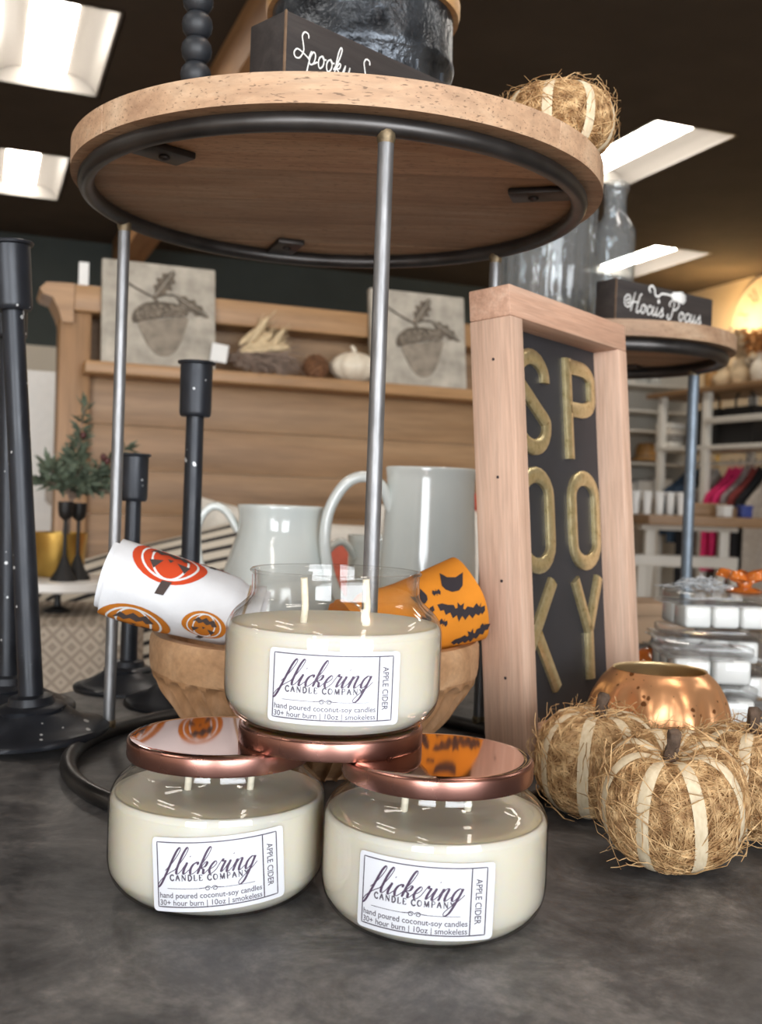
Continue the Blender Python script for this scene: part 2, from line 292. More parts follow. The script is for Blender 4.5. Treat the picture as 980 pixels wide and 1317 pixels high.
# ---------------------------------------------------------------- mesh helpers
class MB:
    def __init__(s): s.v = []; s.f = []
    def add(s, v, f, mat=None):
        o = len(s.v); s.v += [tuple(mat @ Vector(p)) if mat else tuple(p) for p in v]; s.f += [tuple(i + o for i in q) for q in f]; return s
    def box(s, x0, x1, y0, y1, z0, z1, b=0.0, mat=None):
        v, f = cbox(x1 - x0, y1 - y0, z1 - z0, b); c = Vector(((x0 + x1) / 2, (y0 + y1) / 2, (z0 + z1) / 2))
        return s.add([Vector(p) + c for p in v], f, mat)
    def lathe(s, prof, n=48, mat=None, closed=False, fn=None, cap=True):
        v, f = [], []; k = len(prof)
        for j in range(n):
            a = 2 * PI * j / n
            for i, (r, z) in enumerate(prof):
                if fn: r, z = fn(r, z, a, i)
                v.append((r * math.cos(a), r * math.sin(a), z))
        for j in range(n):
            j2 = (j + 1) % n
            for i in range(k if closed else k - 1):
                i2 = (i + 1) % k; f.append((j * k + i, j2 * k + i, j2 * k + i2, j * k + i2))
        if not closed and cap:
            if prof[0][0] > 1e-6: f.append(tuple(j * k for j in reversed(range(n))))
            if prof[-1][0] > 1e-6: f.append(tuple(j * k + k - 1 for j in range(n)))
        return s.add(v, f, mat)
    def tube(s, path, rad, n=8, closed=False, mat=None, flat=None):
        path = [Vector(p) for p in path]; k = len(path); v, f = [], []; nrm = None
        for i, p in enumerate(path):
            if closed: t = path[(i + 1) % k] - path[i - 1]
            else: t = path[min(i + 1, k - 1)] - path[max(i - 1, 0)]
            t = t.normalized() if t.length > 1e-9 else Vector((0, 0, 1))
            if nrm is None:
                nrm = t.orthogonal().normalized()
                if flat: nrm = (Vector(flat) - t * t.dot(Vector(flat))).normalized()
            nrm = (nrm - t * t.dot(nrm)).normalized(); bn = t.cross(nrm)
            r = rad[i] if isinstance(rad, list) else rad
            rx, ry = r if isinstance(r, tuple) else (r, r)
            for j in range(n):
                a = 2 * PI * j / n; v.append(p + nrm * (rx * math.cos(a)) + bn * (ry * math.sin(a)))
        for i in range(k if closed else k - 1):
            i2 = (i + 1) % k
            for j in range(n): f.append((i * n + j, i * n + (j + 1) % n, i2 * n + (j + 1) % n, i2 * n + j))
        if not closed: f.append(tuple(reversed(range(n)))); f.append(tuple((k - 1) * n + j for j in range(n)))
        return s.add(v, f, mat)
    def prism(s, poly, z0, z1, mat=None):
        n = len(poly); v = [(x, y, z0) for x, y in poly] + [(x, y, z1) for x, y in poly]
        f = [tuple(reversed(range(n))), tuple(range(n, 2 * n))] + [(i, (i + 1) % n, n + (i + 1) % n, n + i) for i in range(n)]
        return s.add(v, f, mat)
    def ball(s, c, rx, ry=None, rz=None, n=12, mat=None, fn=None):
        ry = ry or rx; rz = rz or rx; v, f = [], []; h = n // 2 + 1
        for i in range(h + 1):
            t = -PI / 2 + PI * i / h
            for j in range(n):
                a = 2 * PI * j / n; d = Vector((math.cos(t) * math.cos(a), math.cos(t) * math.sin(a), math.sin(t)))
                k = fn(d) if fn else 1; v.append((c[0] + d.x * rx * k, c[1] + d.y * ry * k, c[2] + d.z * rz * k))
        for i in range(h):
            for j in range(n): f.append((i * n + j, i * n + (j + 1) % n, (i + 1) * n + (j + 1) % n, (i + 1) * n + j))
        return s.add(v, f, mat)
    def build(s, name, mat, parent=None, smooth=35, loc=None):
        me = bpy.data.meshes.new(name); me.from_pydata(s.v, [], s.f); me.update()
        if smooth:
            me.polygons.foreach_set('use_smooth', [True] * len(me.polygons)); me.set_sharp_from_angle(angle=math.radians(smooth))
        me.materials.append(MATS[mat]); o = bpy.data.objects.new(name, me); COL.objects.link(o)
        if parent: o.parent = parent
        if loc is not None: o.location = loc
        return o
_cb = {}
def cbox(sx, sy, sz, b):
    key = (round(sx, 5), round(sy, 5), round(sz, 5), b)
    if key not in _cb:
        if b <= 0:
            x, y, z = sx / 2, sy / 2, sz / 2
            v = [(i, j, k) for i in (-x, x) for j in (-y, y) for k in (-z, z)]
            f = [(0, 1, 3, 2), (4, 6, 7, 5), (0, 4, 5, 1), (2, 3, 7, 6), (0, 2, 6, 4), (1, 5, 7, 3)]
        else:
            bm = bmesh.new(); bmesh.ops.create_cube(bm, size=1); bmesh.ops.scale(bm, vec=(sx, sy, sz), verts=bm.verts)
            bmesh.ops.bevel(bm, geom=list(bm.edges), offset=min(b, sx * .45, sy * .45, sz * .45), segments=2, affect='EDGES', profile=0.5)
            bm.verts.ensure_lookup_table(); bm.verts.index_update()
            v = [tuple(p.co) for p in bm.verts]; f = [tuple(q.index for q in fc.verts) for fc in bm.faces]; bm.free()
        _cb[key] = (v, f)
    return _cb[key]
def tag(o, label=None, cat=None, group=None, kind=None):
    if label: o['label'] = label
    if cat: o['category'] = cat
    if group: o['group'] = group
    if kind: o['kind'] = kind
    return o
def thing(name, loc, label, cat, rz=0.0, group=None, rot=None):
    o = bpy.data.objects.new(name, None); COL.objects.link(o); o.location = loc; o.rotation_euler = rot or (0, 0, rz); o.empty_display_size = 0.02
    return tag(o, label, cat, group)
def copy_tree(o, loc=None, rz=None, label=None, group=None, parent=None):
    c = o.copy(); COL.objects.link(c); c.parent = parent
    if loc is not None: c.location = loc
    if rz is not None: c.rotation_euler = (0, 0, rz)
    if label: c['label'] = label
    if group: c['group'] = group
    for ch in list(o.children): copy_tree(ch, parent=c)
    return c
def catmull(pts, k=6, closed=False):
    n = len(pts); out = []; pts = [Vector((*p, 0)) if len(p) == 2 else Vector(p) for p in pts]
    for i in range(n if closed else n - 1):
        if closed: p0, p1, p2, p3 = pts[i - 1], pts[i], pts[(i + 1) % n], pts[(i + 2) % n]
        else: p0, p1, p2, p3 = pts[max(i - 1, 0)], pts[i], pts[i + 1], pts[min(i + 2, n - 1)]
        for j in range(k):
            t = j / k
            out.append(0.5 * (2 * p1 + (p2 - p0) * t + (2 * p0 - 5 * p1 + 4 * p2 - p3) * t * t + (3 * p1 - p0 - 3 * p2 + p3) * t ** 3))
    if not closed: out.append(pts[-1])
    return out
def ribbon2d(mb, pts, wthin, wthick, fn):
    """flat pen stroke: thick on the down strokes; fn maps (x, y) to 3D"""
    k = len(pts); v = []
    for i, p in enumerate(pts):
        t = pts[min(i + 1, k - 1)] - pts[max(i - 1, 0)]
        if t.length < 1e-9: t = Vector((1, 0, 0))
        t.normalize(); nn = Vector((-t.y, t.x, 0)); w = wthin + (wthick - wthin) * max(0, -t.y) ** 1.5 if wthick > wthin else wthin
        if i in (0, k - 1): w *= 0.7
        v += [fn(*(p + nn * w / 2).xy), fn(*(p - nn * w / 2).xy)]
    mb.add(v, [(2 * i, 2 * i + 1, 2 * i + 3, 2 * i + 2) for i in range(k - 1)])
def disc2d(mb, x, y, rx, ry, fn, n=16, rings=1):
    v = [fn(x, y)]; f = []
    for q in range(1, rings + 1):
        v += [fn(x + rx * q / rings * math.cos(2 * PI * j / n), y + ry * q / rings * math.sin(2 * PI * j / n)) for j in range(n)]
    for j in range(n): f.append((0, 1 + j, 1 + (j + 1) % n))
    for q in range(1, rings):
        o0, o1 = 1 + (q - 1) * n, 1 + q * n
        for j in range(n): f.append((o0 + j, o1 + j, o1 + (j + 1) % n, o0 + (j + 1) % n))
    mb.add(v, f)
def poly2d(mb, poly, fn, maxlen):
    bm = bmesh.new(); vs_ = [bm.verts.new((x, y, 0)) for x, y in poly]; bm.faces.new(vs_)
    bmesh.ops.triangulate(bm, faces=list(bm.faces))
    for _ in range(5):
        es = [e for e in bm.edges if e.calc_length() > maxlen]
        if not es: break
        bmesh.ops.subdivide_edges(bm, edges=es, cuts=1); bmesh.ops.triangulate(bm, faces=list(bm.faces))
    bm.verts.index_update()
    mb.add([fn(v.co.x, v.co.y) for v in bm.verts], [tuple(q.index for q in fc.verts) for fc in bm.faces]); bm.free()
def text2d(mb, body, size, x, y, fn, align='LEFT', width=None, rot=0.0, bold=0.0):
    cu_ = bpy.data.curves.new('lettering_source', 'FONT'); cu_.body = body; cu_.size = size; cu_.offset = bold; cu_.resolution_u = 3
    o = bpy.data.objects.new('lettering_source', cu_); COL.objects.link(o); bpy.context.view_layer.update()
    me = o.evaluated_get(bpy.context.evaluated_depsgraph_get()).to_mesh()
    vv = [Vector(v.co) for v in me.vertices]; ff = [tuple(p.vertices) for p in me.polygons]
    bpy.data.objects.remove(o); bpy.data.curves.remove(cu_)
    x0 = min(p.x for p in vv); x1 = max(p.x for p in vv); sx = width / (x1 - x0) if width else 1.0
    w = (x1 - x0) * sx; ox = {'LEFT': 0, 'CENTER': -w / 2, 'RIGHT': -w}[align]
    ca, sa = math.cos(rot), math.sin(rot); out = []
    for p in vv:
        a, b_ = (p.x - x0) * sx + ox, p.y
        out.append(fn(x + a * ca - b_ * sa, y + a * sa + b_ * ca))
    mb.add(out, ff)

# hand-drawn cursive letters: x-height 1; (width, strokes)
CUR = {
 'f': (0.60, [[(-.05, .25), (.3, 1.0), (.52, 1.9), (.42, 2.2), (.26, 1.7), (.12, .2), (.0, -.8), (-.14, -1.15), (-.22, -.95), (-.1, -.5), (.25, 0), (.62, .35)]]),
 'l': (0.50, [[(0, .3), (.32, 1.2), (.46, 2.0), (.34, 2.2), (.2, 1.6), (.14, .5), (.22, .05), (.36, .05), (.52, .35)]]),
 'i': (0.50, [[(0, .3), (.2, .98), (.16, .3), (.26, .0), (.5, .35)], [(.26, 1.42), (.30, 1.52)]]),
 'c': (0.56, [[(0, .3), (.24, .9), (.42, .98), (.46, .82), (.40, .78)], [(.40, .98), (.18, .8), (.1, .4), (.22, .02), (.40, .08), (.58, .35)]]),
 'k': (0.74, [[(0, .3), (.32, 1.2), (.46, 2.0), (.34, 2.2), (.2, 1.6), (.12, 0)], [(.15, .35), (.38, .95), (.52, .9), (.46, .6), (.22, .5), (.42, .35), (.50, .03), (.60, .05), (.75, .35)]]),
 'e': (0.55, [[(0, .3), (.3, .5), (.44, .8), (.32, 1.0), (.14, .7), (.1, .3), (.24, .0), (.40, .08), (.57, .35)]]),
 'r': (0.58, [[(0, .3), (.2, 1.1), (.28, .92), (.44, .92), (.38, .4), (.42, .05), (.6, .35)]]),
 'n': (0.84, [[(0, .3), (.16, .98), (.12, 0)], [(.13, .4), (.34, .95), (.5, .92), (.48, .3), (.58, .0), (.85, .35)]]),
 'g': (0.80, [[(.52, .85), (.36, 1.0), (.14, .7), (.1, .25), (.24, 0), (.44, .3), (.56, 1.0), (.48, .0), (.34, -.9), (.12, -1.18), (-.02, -.95), (.2, -.5), (.6, .05), (.85, .5)]]),
 'o': (0.66, [[(.34, 1.0), (.12, .75), (.1, .3), (.26, 0), (.48, .3), (.48, .8), (.34, 1.0), (.44, .78), (.68, .82)]]),
 'u': (0.82, [[(0, .3), (.18, 1.0), (.12, .3), (.24, 0), (.46, .4), (.56, 1.0), (.5, .3), (.6, 0), (.84, .35)]]),
 's': (0.55, [[(0, .25), (.26, .85), (.32, 1.05), (.34, .7), (.42, .3), (.26, 0), (.06, .12)], [(.3, .02), (.56, .3)]]),
 'p': (0.72, [[(0, .3), (.18, 1.0), (.08, 0), (.02, -1.1)], [(.12, .5), (.32, 1.0), (.52, .8), (.46, .2), (.24, 0), (.12, .15)], [(.44, .12), (.74, .4)]]),
 'y': (0.78, [[(0, .3), (.18, 1.0), (.12, .3), (.26, .02), (.46, .4), (.56, 1.0), (.46, 0), (.3, -.9), (.1, -1.1), (.02, -.8), (.4, -.1), (.8, .4)]]),
 'S': (1.05, [[(.86, 1.85), (.78, 2.15), (.5, 2.2), (.36, 1.85), (.5, 1.35), (.62, .8), (.42, .2), (.1, .1), (-.06, .4), (.12, .75), (.5, .68), (1.06, .4)]]),
 'H': (1.55, [[(.30, 1.15), (.14, 1.25), (.05, 1.0), (.25, .75), (.42, 1.1), (.3, 1.6), (.0, 1.65), (-.2, 1.2), (-.1, .6), (.3, .4), (.62, 1.0), (.80, 2.1), (.72, 1.5), (.58, .0)], [(1.55, 2.05), (1.36, 1.85), (1.22, .9), (1.18, .1), (1.34, 0), (1.55, .3)], [(.66, 1.0), (1.25, 1.12)]]),
 'P': (1.15, [[(.55, 2.0), (.50, 1.2), (.36, .2), (.14, -.1), (-.06, .2), (.06, .5)], [(.18, 1.35), (.02, 1.6), (.2, 2.0), (.6, 2.2), (.98, 2.0), (1.02, 1.5), (.74, 1.1), (.46, 1.1)]]),
}
def cursive(mb, word, x, y, xh, fn, wthin, wthick, slant=0.3, sx=1.0, track=0.0):
    for ch in word:
        if ch == ' ': x += 0.5 * xh * sx; continue
        w, strokes = CUR[ch]
        for st in strokes:
            pts = [Vector((x + (px * sx + slant * py) * xh, y + py * xh, 0)) for px, py in st]
            ribbon2d(mb, catmull(pts, 7), wthin, wthick, fn)
        x += (w * sx + track) * xh
    return x
SER = {  # serif capitals, unit height: centre lines and serif bars (x0, x1, y)
 'C': (.80, [[(.72, .78), (.6, .95), (.4, 1), (.16, .8), (.08, .5), (.16, .2), (.4, 0), (.6, .05), (.74, .24)]], [(.68, .76, .78)]),
 'A': (.86, [[(.43, 1), (.1, 0)], [(.43, 1), (.76, 0)], [(.22, .36), (.64, .36)]], [(0, .24, 0), (.62, .88, 0)]),
 'N': (.90, [[(.16, 0), (.16, 1)], [(.16, 1), (.76, 0)], [(.76, 0), (.76, 1)]], [(.04, .28, 0), (.02, .2, 1), (.64, .88, 1)]),
 'D': (.84, [[(.18, 1), (.18, 0)], [(.18, 1), (.45, .98), (.7, .75), (.74, .45), (.66, .2), (.45, .02), (.18, 0)]], [(.04, .3, 0), (.04, .3, 1)]),
 'L': (.70, [[(.18, 1), (.18, 0)], [(.18, 0), (.62, 0)], [(.62, 0), (.64, .25)]], [(.04, .34, 1), (.04, .3, 0)]),
 'E': (.74, [[(.18, 1), (.18, 0)], [(.18, 1), (.62, 1)], [(.18, .5), (.5, .5)], [(.18, 0), (.64, 0)], [(.62, 1), (.62, .8)], [(.64, 0), (.66, .22)]], [(.04, .3, 0), (.04, .3, 1)]),
 'O': (.88, [[(.42, 1), (.18, .85), (.08, .5), (.18, .15), (.42, 0)], [(.42, 0), (.66, .15), (.76, .5), (.66, .85), (.42, 1)]], []),
 'M': (1.0, [[(.14, 0), (.18, 1)], [(.18, 1), (.5, 0)], [(.82, 1), (.5, 0)], [(.82, 1), (.86, 0)]], [(.02, .26, 0), (.74, .98, 0), (.06, .22, 1), (.78, .94, 1)]),
 'P': (.74, [[(.18, 1), (.18, 0)], [(.18, 1), (.45, 1), (.64, .88), (.64, .62), (.45, .5), (.18, .5)]], [(.04, .34, 0), (.04, .3, 1)]),
 'Y': (.84, [[(.12, 1), (.42, .46)], [(.72, 1), (.42, .46)], [(.42, .46), (.42, 0)]], [(.0, .24, 1), (.6, .84, 1), (.28, .56, 0)]),
}
def serif(mb, word, x, y, h, fn, track=0.14):
    for ch in word:
        if ch == ' ': x += 0.55 * h; continue
        w, st, bars = SER[ch]
        for s_ in st:
            pts = [Vector((x + a * h, y + b_ * h, 0)) for a, b_ in s_]
            pts = catmull(pts, 4) if len(pts) > 2 else [pts[0].lerp(pts[1], t / 3) for t in range(4)]
            down = abs(pts[-1].y - pts[0].y) > 0.5 * h
            ribbon2d(mb, pts, (0.25 if down and pts[-1].y < pts[0].y else 0.13) * h, 0, fn)
        for a, b_, yy in bars: ribbon2d(mb, [Vector((x + (a + (b_ - a) * t / 2) * h, y + yy * h, 0)) for t in range(3)], 0.09 * h, 0, fn)
        x += (w + track) * h
    return x

# ================================================================ THE ROOM
def room_box(name, b0, b1, a0, a1, z0, z1, mat, kind='structure'):
    mb = MB().box(b0, b1, a0, a1, z0, z1); o = mb.build(name, mat, smooth=0); o.rotation_euler = (0, 0, YAW); return tag(o, kind=kind)
fl = tag(thing('floor', (0, 0, FLOOR), None, None, YAW), kind='structure')
room_floor = MB().box(B0, B1, A0, A1, -0.1, -0.012).build('subfloor', 'table_wood', fl, 0)
pl_mesh = MB().box(0, 2.0, 0, 0.196, -0.012, 0, 0.0).build('plank', 'floor_wood', fl, 0)
first = True
for i in range(24):                                            # plank rows in the part of the floor the picture reaches
    for j in range(4):
        o = pl_mesh if first else pl_mesh.copy()
        if not first: COL.objects.link(o); o.parent = fl
        first = False
        o.location = (-2.0 + 2.005 * j + (0.7 * i) % 2.0 - 1.0, 2.9 + 0.2 * i, 0)
tag(MB().box(B0, B1, A0, A1, CEIL + 0.12, CEIL + 0.2).build('ceiling', 'ceiling_paint', None, 0), kind='structure')
ceil_o = COL.objects['ceiling']; ceil_o.rotation_euler = (0, 0, YAW)
room_box('wall_back', B0, B1, A1, A1 + 0.12, 1.47, CEIL + 0.12, 'wall_green')
room_box('wall_back_lower', B0, B1, A1 - 0.02, A1 + 0.12, FLOOR, 1.47, 'wall_pale')
room_box('wall_right', B1, B1 + 0.12, A0, A1, FLOOR, CEIL + 0.12, 'wall_cream')
room_box('wall_left', B0 - 0.12, B0, A0, A1, FLOOR, CEIL + 0.12, 'wall_pale')
# front wall with two shop windows behind the camera
def front():
    mb = MB(); z0, z1 = -0.70, 1.67
    mb.box(B0, B1, A0 - 0.12, A0, FLOOR, z0); mb.box(B0, B1, A0 - 0.12, A0, z1, CEIL + 0.12)
    edges = [B0] + [e for b_, w in WIN for e in (b_ - w / 2, b_ + w / 2)] + [B1]
    for i in range(0, len(edges), 2): mb.box(edges[i], edges[i + 1], A0 - 0.12, A0, z0, z1)
    o = mb.build('wall_front', 'wall_pale', None, 0); o.rotation_euler = (0, 0, YAW); tag(o, kind='structure')
    for k, (b_, w) in enumerate(WIN):
        t = tag(thing('window_%d' % (k + 1), RB(b_, A0 - 0.06, (z0 + z1) / 2), None, None, YAW), kind='structure')
        h = (z1 - z0) / 2; fr_ = MB()
        fr_.box(-w / 2, w / 2, -.04, .04, h - .06, h); fr_.box(-w / 2, w / 2, -.04, .04, -h, -h + .06)
        for x in (-w / 2 + .03, 0, w / 2 - .03): fr_.box(x - .03, x + .03, -.04, .04, -h + .06, h - .06)
        fr_.build('window_frame', 'iron', t, 0)
        MB().box(-w / 2, w / 2, -.005, .005, -h, h).build('pane', 'jar_glass', t, 0)
front()
# ceiling: the grid lights hang in a dark lid; the lid itself is the panel field between them
ceil_panel = []
# timber beam running to the back wall
p0 = at(368, 40, 4.6); b_beam = p0.dot(BX)
bm_o = MB().box(-0.10, 0.12, -2.0, A1 - 0.1, 2.21, CEIL + 0.12, 0.01).build('ceiling_beam', 'beamwood', None, 35)
bm_o.location = BX * (b_beam + 0.02); bm_o.rotation_euler = (0, 0, YAW); tag(bm_o, kind='structure')

# troffers
def make_troffer():
    t = thing('ceiling_light', (0, 0, 0), 'x', 'light', YAW, 'recessed ceiling lights')
    L, Wd, H = 1.2, 0.6, 0.11
    fr_ = MB()
    for s in (-1, 1):
        fr_.box(s * Wd / 2 - .014, s * Wd / 2 + .014, -L / 2, L / 2, 0, H); fr_.box(-Wd / 2, Wd / 2, s * L / 2 - .014, s * L / 2 + .014, 0, H)
    fr_.box(-Wd / 2, Wd / 2, -L / 2, L / 2, H, H + .01); fr_.build('frame', 'troffer_white', t, 0)
    for s in (-1, 1):
        prof = catmull([(.11, .100), (.17, .095), (.24, .06), (.286, .008)], 5); rf = MB()
        v = []; 
        for p in prof: v += [(s * p.x, -L / 2 + .02, p.y), (s * p.x, L / 2 - .02, p.y)]
        rf.add(v, [(2 * i, 2 * i + 1, 2 * i + 3, 2 * i + 2) if s < 0 else (2 * i, 2 * i + 2, 2 * i + 3, 2 * i + 1) for i in range(len(prof) - 1)])
        rf.build('reflector', 'troffer_white', t, 60)
    ln = MB(); n = 12; v = []
    for i in range(n + 1):
        a = PI * i / n; v += [(-.115 * math.cos(a), -L / 2 + .03, .100 - .062 * math.sin(a)), (-.115 * math.cos(a), L / 2 - .03, .100 - .062 * math.sin(a))]
    ln.add(v, [(2 * i, 2 * i + 1, 2 * i + 3, 2 * i + 2) for i in range(n)]); ln.build('lens', 'troffer_lens', t, 60)
    return t
def ceil_pt(px, py): return ground(px, py, CEIL)
tro = make_troffer(); tro_spots = []
def tro_from_right_far(px, py, label):   # far right corner pixel
    c = ceil_pt(px, py); return (c - BX * 0.30 - AX * 0.60, label)
spots = [tro_from_right_far(125, 125, 'large bright recessed ceiling light above the black candlesticks, nearest the upper left corner'),
         tro_from_right_far(75, 258, 'smaller bright recessed ceiling light lower at the far left'),
         tro_from_right_far(804, 240, 'bright recessed ceiling light beside the straw pumpkin on the round shelf'),
         tro_from_right_far(815, 357, 'bright recessed ceiling light just above the dark block sign with looping lettering')]
c3 = spots[2][0]; c4 = spots[3][0]
spots.append((c4 + BX * 2.4 + AX * -0.3, 'distant recessed ceiling light cut by the right edge of the picture'))
hidden = 'recessed ceiling light outside the picture, over the shop floor behind the viewer'
for b_, a_ in ((-1.9, -2.2), (1.0, -2.2), (-1.9, 0.6), (1.0, 0.6), (3.8, 0.6), (3.8, 3.4), (1.1, 3.3), (-4.4, 3.0)): spots.append((RB(b_, a_, CEIL), hidden))
for i, (c, lab) in enumerate(spots):
    o = tro if i == 0 else copy_tree(tro)
    o.location = (c.x, c.y, CEIL); o['label'] = lab
    if lab == hidden: o['group'] = 'ceiling lights out of view'
# ceiling skin with openings for the troffers is a set of slabs: strips along AX between light openings
def ceiling_skin():
    boxes = [(B0, B1, A0, A1)]
    for c, _ in spots:
        cb, ca = c.dot(BX), c.dot(AX); x0, x1, y0, y1 = cb - .3, cb + .3, ca - .6, ca + .6; nb = []
        for (p, q, r, s) in boxes:
            if x1 <= p or x0 >= q or y1 <= r or y0 >= s: nb.append((p, q, r, s)); continue
            X0, X1 = max(x0, p), min(x1, q)
            if X0 > p: nb.append((p, X0, r, s))
            if X1 < q: nb.append((X1, q, r, s))
            if y0 > r: nb.append((X0, X1, r, y0))
            if y1 < s: nb.append((X0, X1, y1, s))
        boxes = nb
    mb = MB()
    for (p, q, r, s) in boxes: mb.add([(p, r, CEIL), (q, r, CEIL), (q, s, CEIL), (p, s, CEIL)], [(0, 3, 2, 1)])
    o = mb.build('ceiling_lid', 'ceiling_paint', ceil_o, 0)
ceiling_skin()

# ================================================================ DISPLAY TABLE
TV = Vector((0.447, 0.894, 0)); TW = Vector((0.894, -0.447, 0)); w0, w1, v0, v1 = -0.668, 0.62, 0.06, 1.66
tc_ = TW * ((w0 + w1) / 2) + TV * ((v0 + v1) / 2)
table = thing('display_table', (tc_.x, tc_.y, FLOOR), 'dark grey stone-topped table carrying the candles and metal stands', 'table', math.atan2(TW.y, TW.x))
hw, hv = (w1 - w0) / 2, (v1 - v0) / 2
MB().box(-hw, hw, -hv, hv, -FLOOR - 0.035, -FLOOR, 0.004).build('tabletop', 'stone', table)
for sx in (-1, 1):
    for sy in (-1, 1): MB().box(sx * (hw - .08) - .03, sx * (hw - .08) + .03, sy * (hv - .08) - .03, sy * (hv - .08) + .03, 0, -FLOOR - .035, .004).build('leg', 'iron', table)
for sy in (-1, 1): MB().box(-hw + .1, hw - .1, sy * (hv - .08) - .012, sy * (hv - .08) + .012, -FLOOR - .12, -FLOOR - .035).build('apron', 'iron', table, 0)

# ================================================================ TIERED STANDS
def make_stand(loc, th, label, R=0.1635, tr_=0.0054, WR=0.1758, wt=0.0162, rr=0.0043, rodm='steel', woff=.0026, br_ang=None):
    t = thing('tiered_stand', loc, label, 'display stand')
    zt = 0.380; zb = zt + tr_
    cuts = [c * WR / 0.1758 for c in (-0.1758, -0.118, -0.062, 0.004, 0.066, 0.125, 0.1758)]
    for i in range(6):
        y0, y1 = cuts[i] + 0.0002, cuts[i + 1] - 0.0002; n = 22; poly = []
        a0 = math.asin(max(-1, min(1, y0 / WR))); a1 = math.asin(max(-1, min(1, y1 / WR)))
        for j in range(n + 1):
            a = a0 + (a1 - a0) * j / n; poly.append((WR * math.cos(a), WR * math.sin(a)))
        for j in range(n + 1):
            a = a1 + (a0 - a1) * j / n; poly.append((-WR * math.cos(a), WR * math.sin(a)))
        q = []
        for p in poly:
            if not q or (Vector(p) - Vector(q[-1])).length > 1e-5: q.append(p)
        if (Vector(q[0]) - Vector(q[-1])).length < 1e-5: q.pop()
        MB().prism([(x + woff, y) for x, y in q], zb, zb + wt).build('plank', 'mango', t, 30)
    for z, nm, m_ in ((zt, 'top_ring', 'ring_iron'), (tr_, 'base_ring', 'ring_iron')):
        MB().tube([(R * math.cos(2 * PI * j / 96), R * math.sin(2 * PI * j / 96), z) for j in range(96)], tr_, 12, True).build(nm, m_, t, 60)
    for k in range(3):
        a = th + k * 2 * PI / 3; x, y = R * math.cos(a), R * math.sin(a)
        rd = MB().tube([(x, y, 0.004), (x, y, 0.12), (x, y, 0.25), (x, y, zt)], rr, 14).build('rod', rodm, t, 60)
        for zz in (zt - 0.006, 0.010): MB().lathe([(rr + .0001, -0.003), (rr + .0006, -0.001), (rr + .0009, 0.002), (rr + .0003, 0.004)], 12, Matrix.Translation((x, y, zz))).build('weld', 'weld', rd, 60)
    for k in range(len(br_ang)):
        a = (br_ang[k] if br_ang else math.radians(40) + k * PI / 2)
        mt = Matrix.Rotation(a, 4, 'Z') @ Matrix.Translation((R - 0.004, 0, zb - 0.0044))
        br = MB(); L = 0.040
        br.box(-L, 0.004, -0.0105, 0.0105, 0.0, 0.0042, 0.001, mt); b_ = br.build('bracket', 'bracket_iron', t)
        MB().ball((-L * 0.62, 0, -0.0005), 0.0036, 0.0036, 0.002, 10, mt).build('screw', 'bracket_iron', b_)
    return t
STX, STY = -0.0385, 0.7175
_ba = [math.atan2(p.y - STY, p.x - STX) for p in (ground(198, 200, .38), ground(372, 318, .38), ground(702, 256, .38))]
stand1 = make_stand((STX, STY, 0), -1.3596, 'large round wood-topped metal stand rising over the candle jars', br_ang=_ba)
plain('rod_slate', (0.15, 0.18, 0.215), 0.45, 0.5, 0.15, 60); plain('ring_slate', (0.10, 0.11, 0.12), 0.45, 0.7)
stand2 = make_stand((0.298, 1.43, 0), math.radians(24), 'round wood-topped stand on thick slate rods behind the gold-lettered sign', R=0.152, tr_=0.0082, WR=0.1685, wt=0.0195, rr=0.0080, rodm='rod_slate', woff=0, br_ang=[math.radians(x) for x in (60, 150, 240, 330)])
TOP2 = 0.380 + 0.0082 + 0.0195
TOP = 0.380 + 0.0054 + 0.0162

# ================================================================ CANDLES
JR = 0.05
def jar_prof():
    o = catmull([(0.0, 0.0008), (0.030, 0.0008), (0.0365, 0.0), (0.0425, 0.0022), (0.0475, 0.0075), (0.0498, 0.015), (0.05, 0.026), (0.05, 0.040), (0.0494, 0.0455), (0.0468, 0.0505), (0.0425, 0.0545), (0.0398, 0.0573), (0.0389, 0.0606), (0.0389, 0.0674), (0.0398, 0.0691), (0.0390, 0.0702)], 5)
    i = catmull([(0.0378, 0.0700), (0.0375, 0.0674), (0.0375, 0.0606), (0.0386, 0.0570), (0.0417, 0.0532), (0.0460, 0.0495), (0.0488, 0.0450), (0.0495, 0.040), (0.0495, 0.0152), (0.0470, 0.0082), (0.042, 0.0032), (0.036, 0.0018), (0.0, 0.0018)], 5)
    return [(max(p.x, 0), p.y) for p in o] + [(max(p.x, 0), p.y) for p in i]
jar_me = MB().lathe(jar_prof(), 72).build('jar_proto', 'jar_glass', None, 50)
wax_pts = [(0.0, 0.0020), (0.0355, 0.0020), (0.0417, 0.0035), (0.0466, 0.0084), (0.0492, 0.0154), (0.0493, 0.040), (0.0491, 0.0430), (0.0484, 0.0455), (0.0466, 0.0460), (0.043, 0.0456), (0.0, 0.0453)]
wax_me = MB().lathe([(max(p.x, 0), p.y) for p in catmull(wax_pts, 4)], 64).build('wax_proto', 'wax', None, 50)
wick_me = MB().tube([(0, 0, 0.044), (0.0006, 0, 0.053), (0.0, 0.0004, 0.061), (-0.0004, 0, 0.0660)], (0.0017), 8).build('wick_proto', 'wick', None, 60)
lid_top = MB().lathe([(0.0, 0.0090), (0.038, 0.0090), (0.0408, 0.0090), (0.0414, 0.0088)], 72).build('lid_top_proto', 'copper_top', None, 60)
lid_rim = MB().lathe([(0.0414, 0.0088), (0.0424, 0.0081), (0.0426, 0.0072), (0.0426, 0.0010), (0.0422, 0.0), (0.0412, 0.0), (0.0410, 0.0010), (0.0410, 0.0080), (0.0410, 0.0086)], 72, closed=True).build('lid_rim_proto', 'copper_side', None, 60)
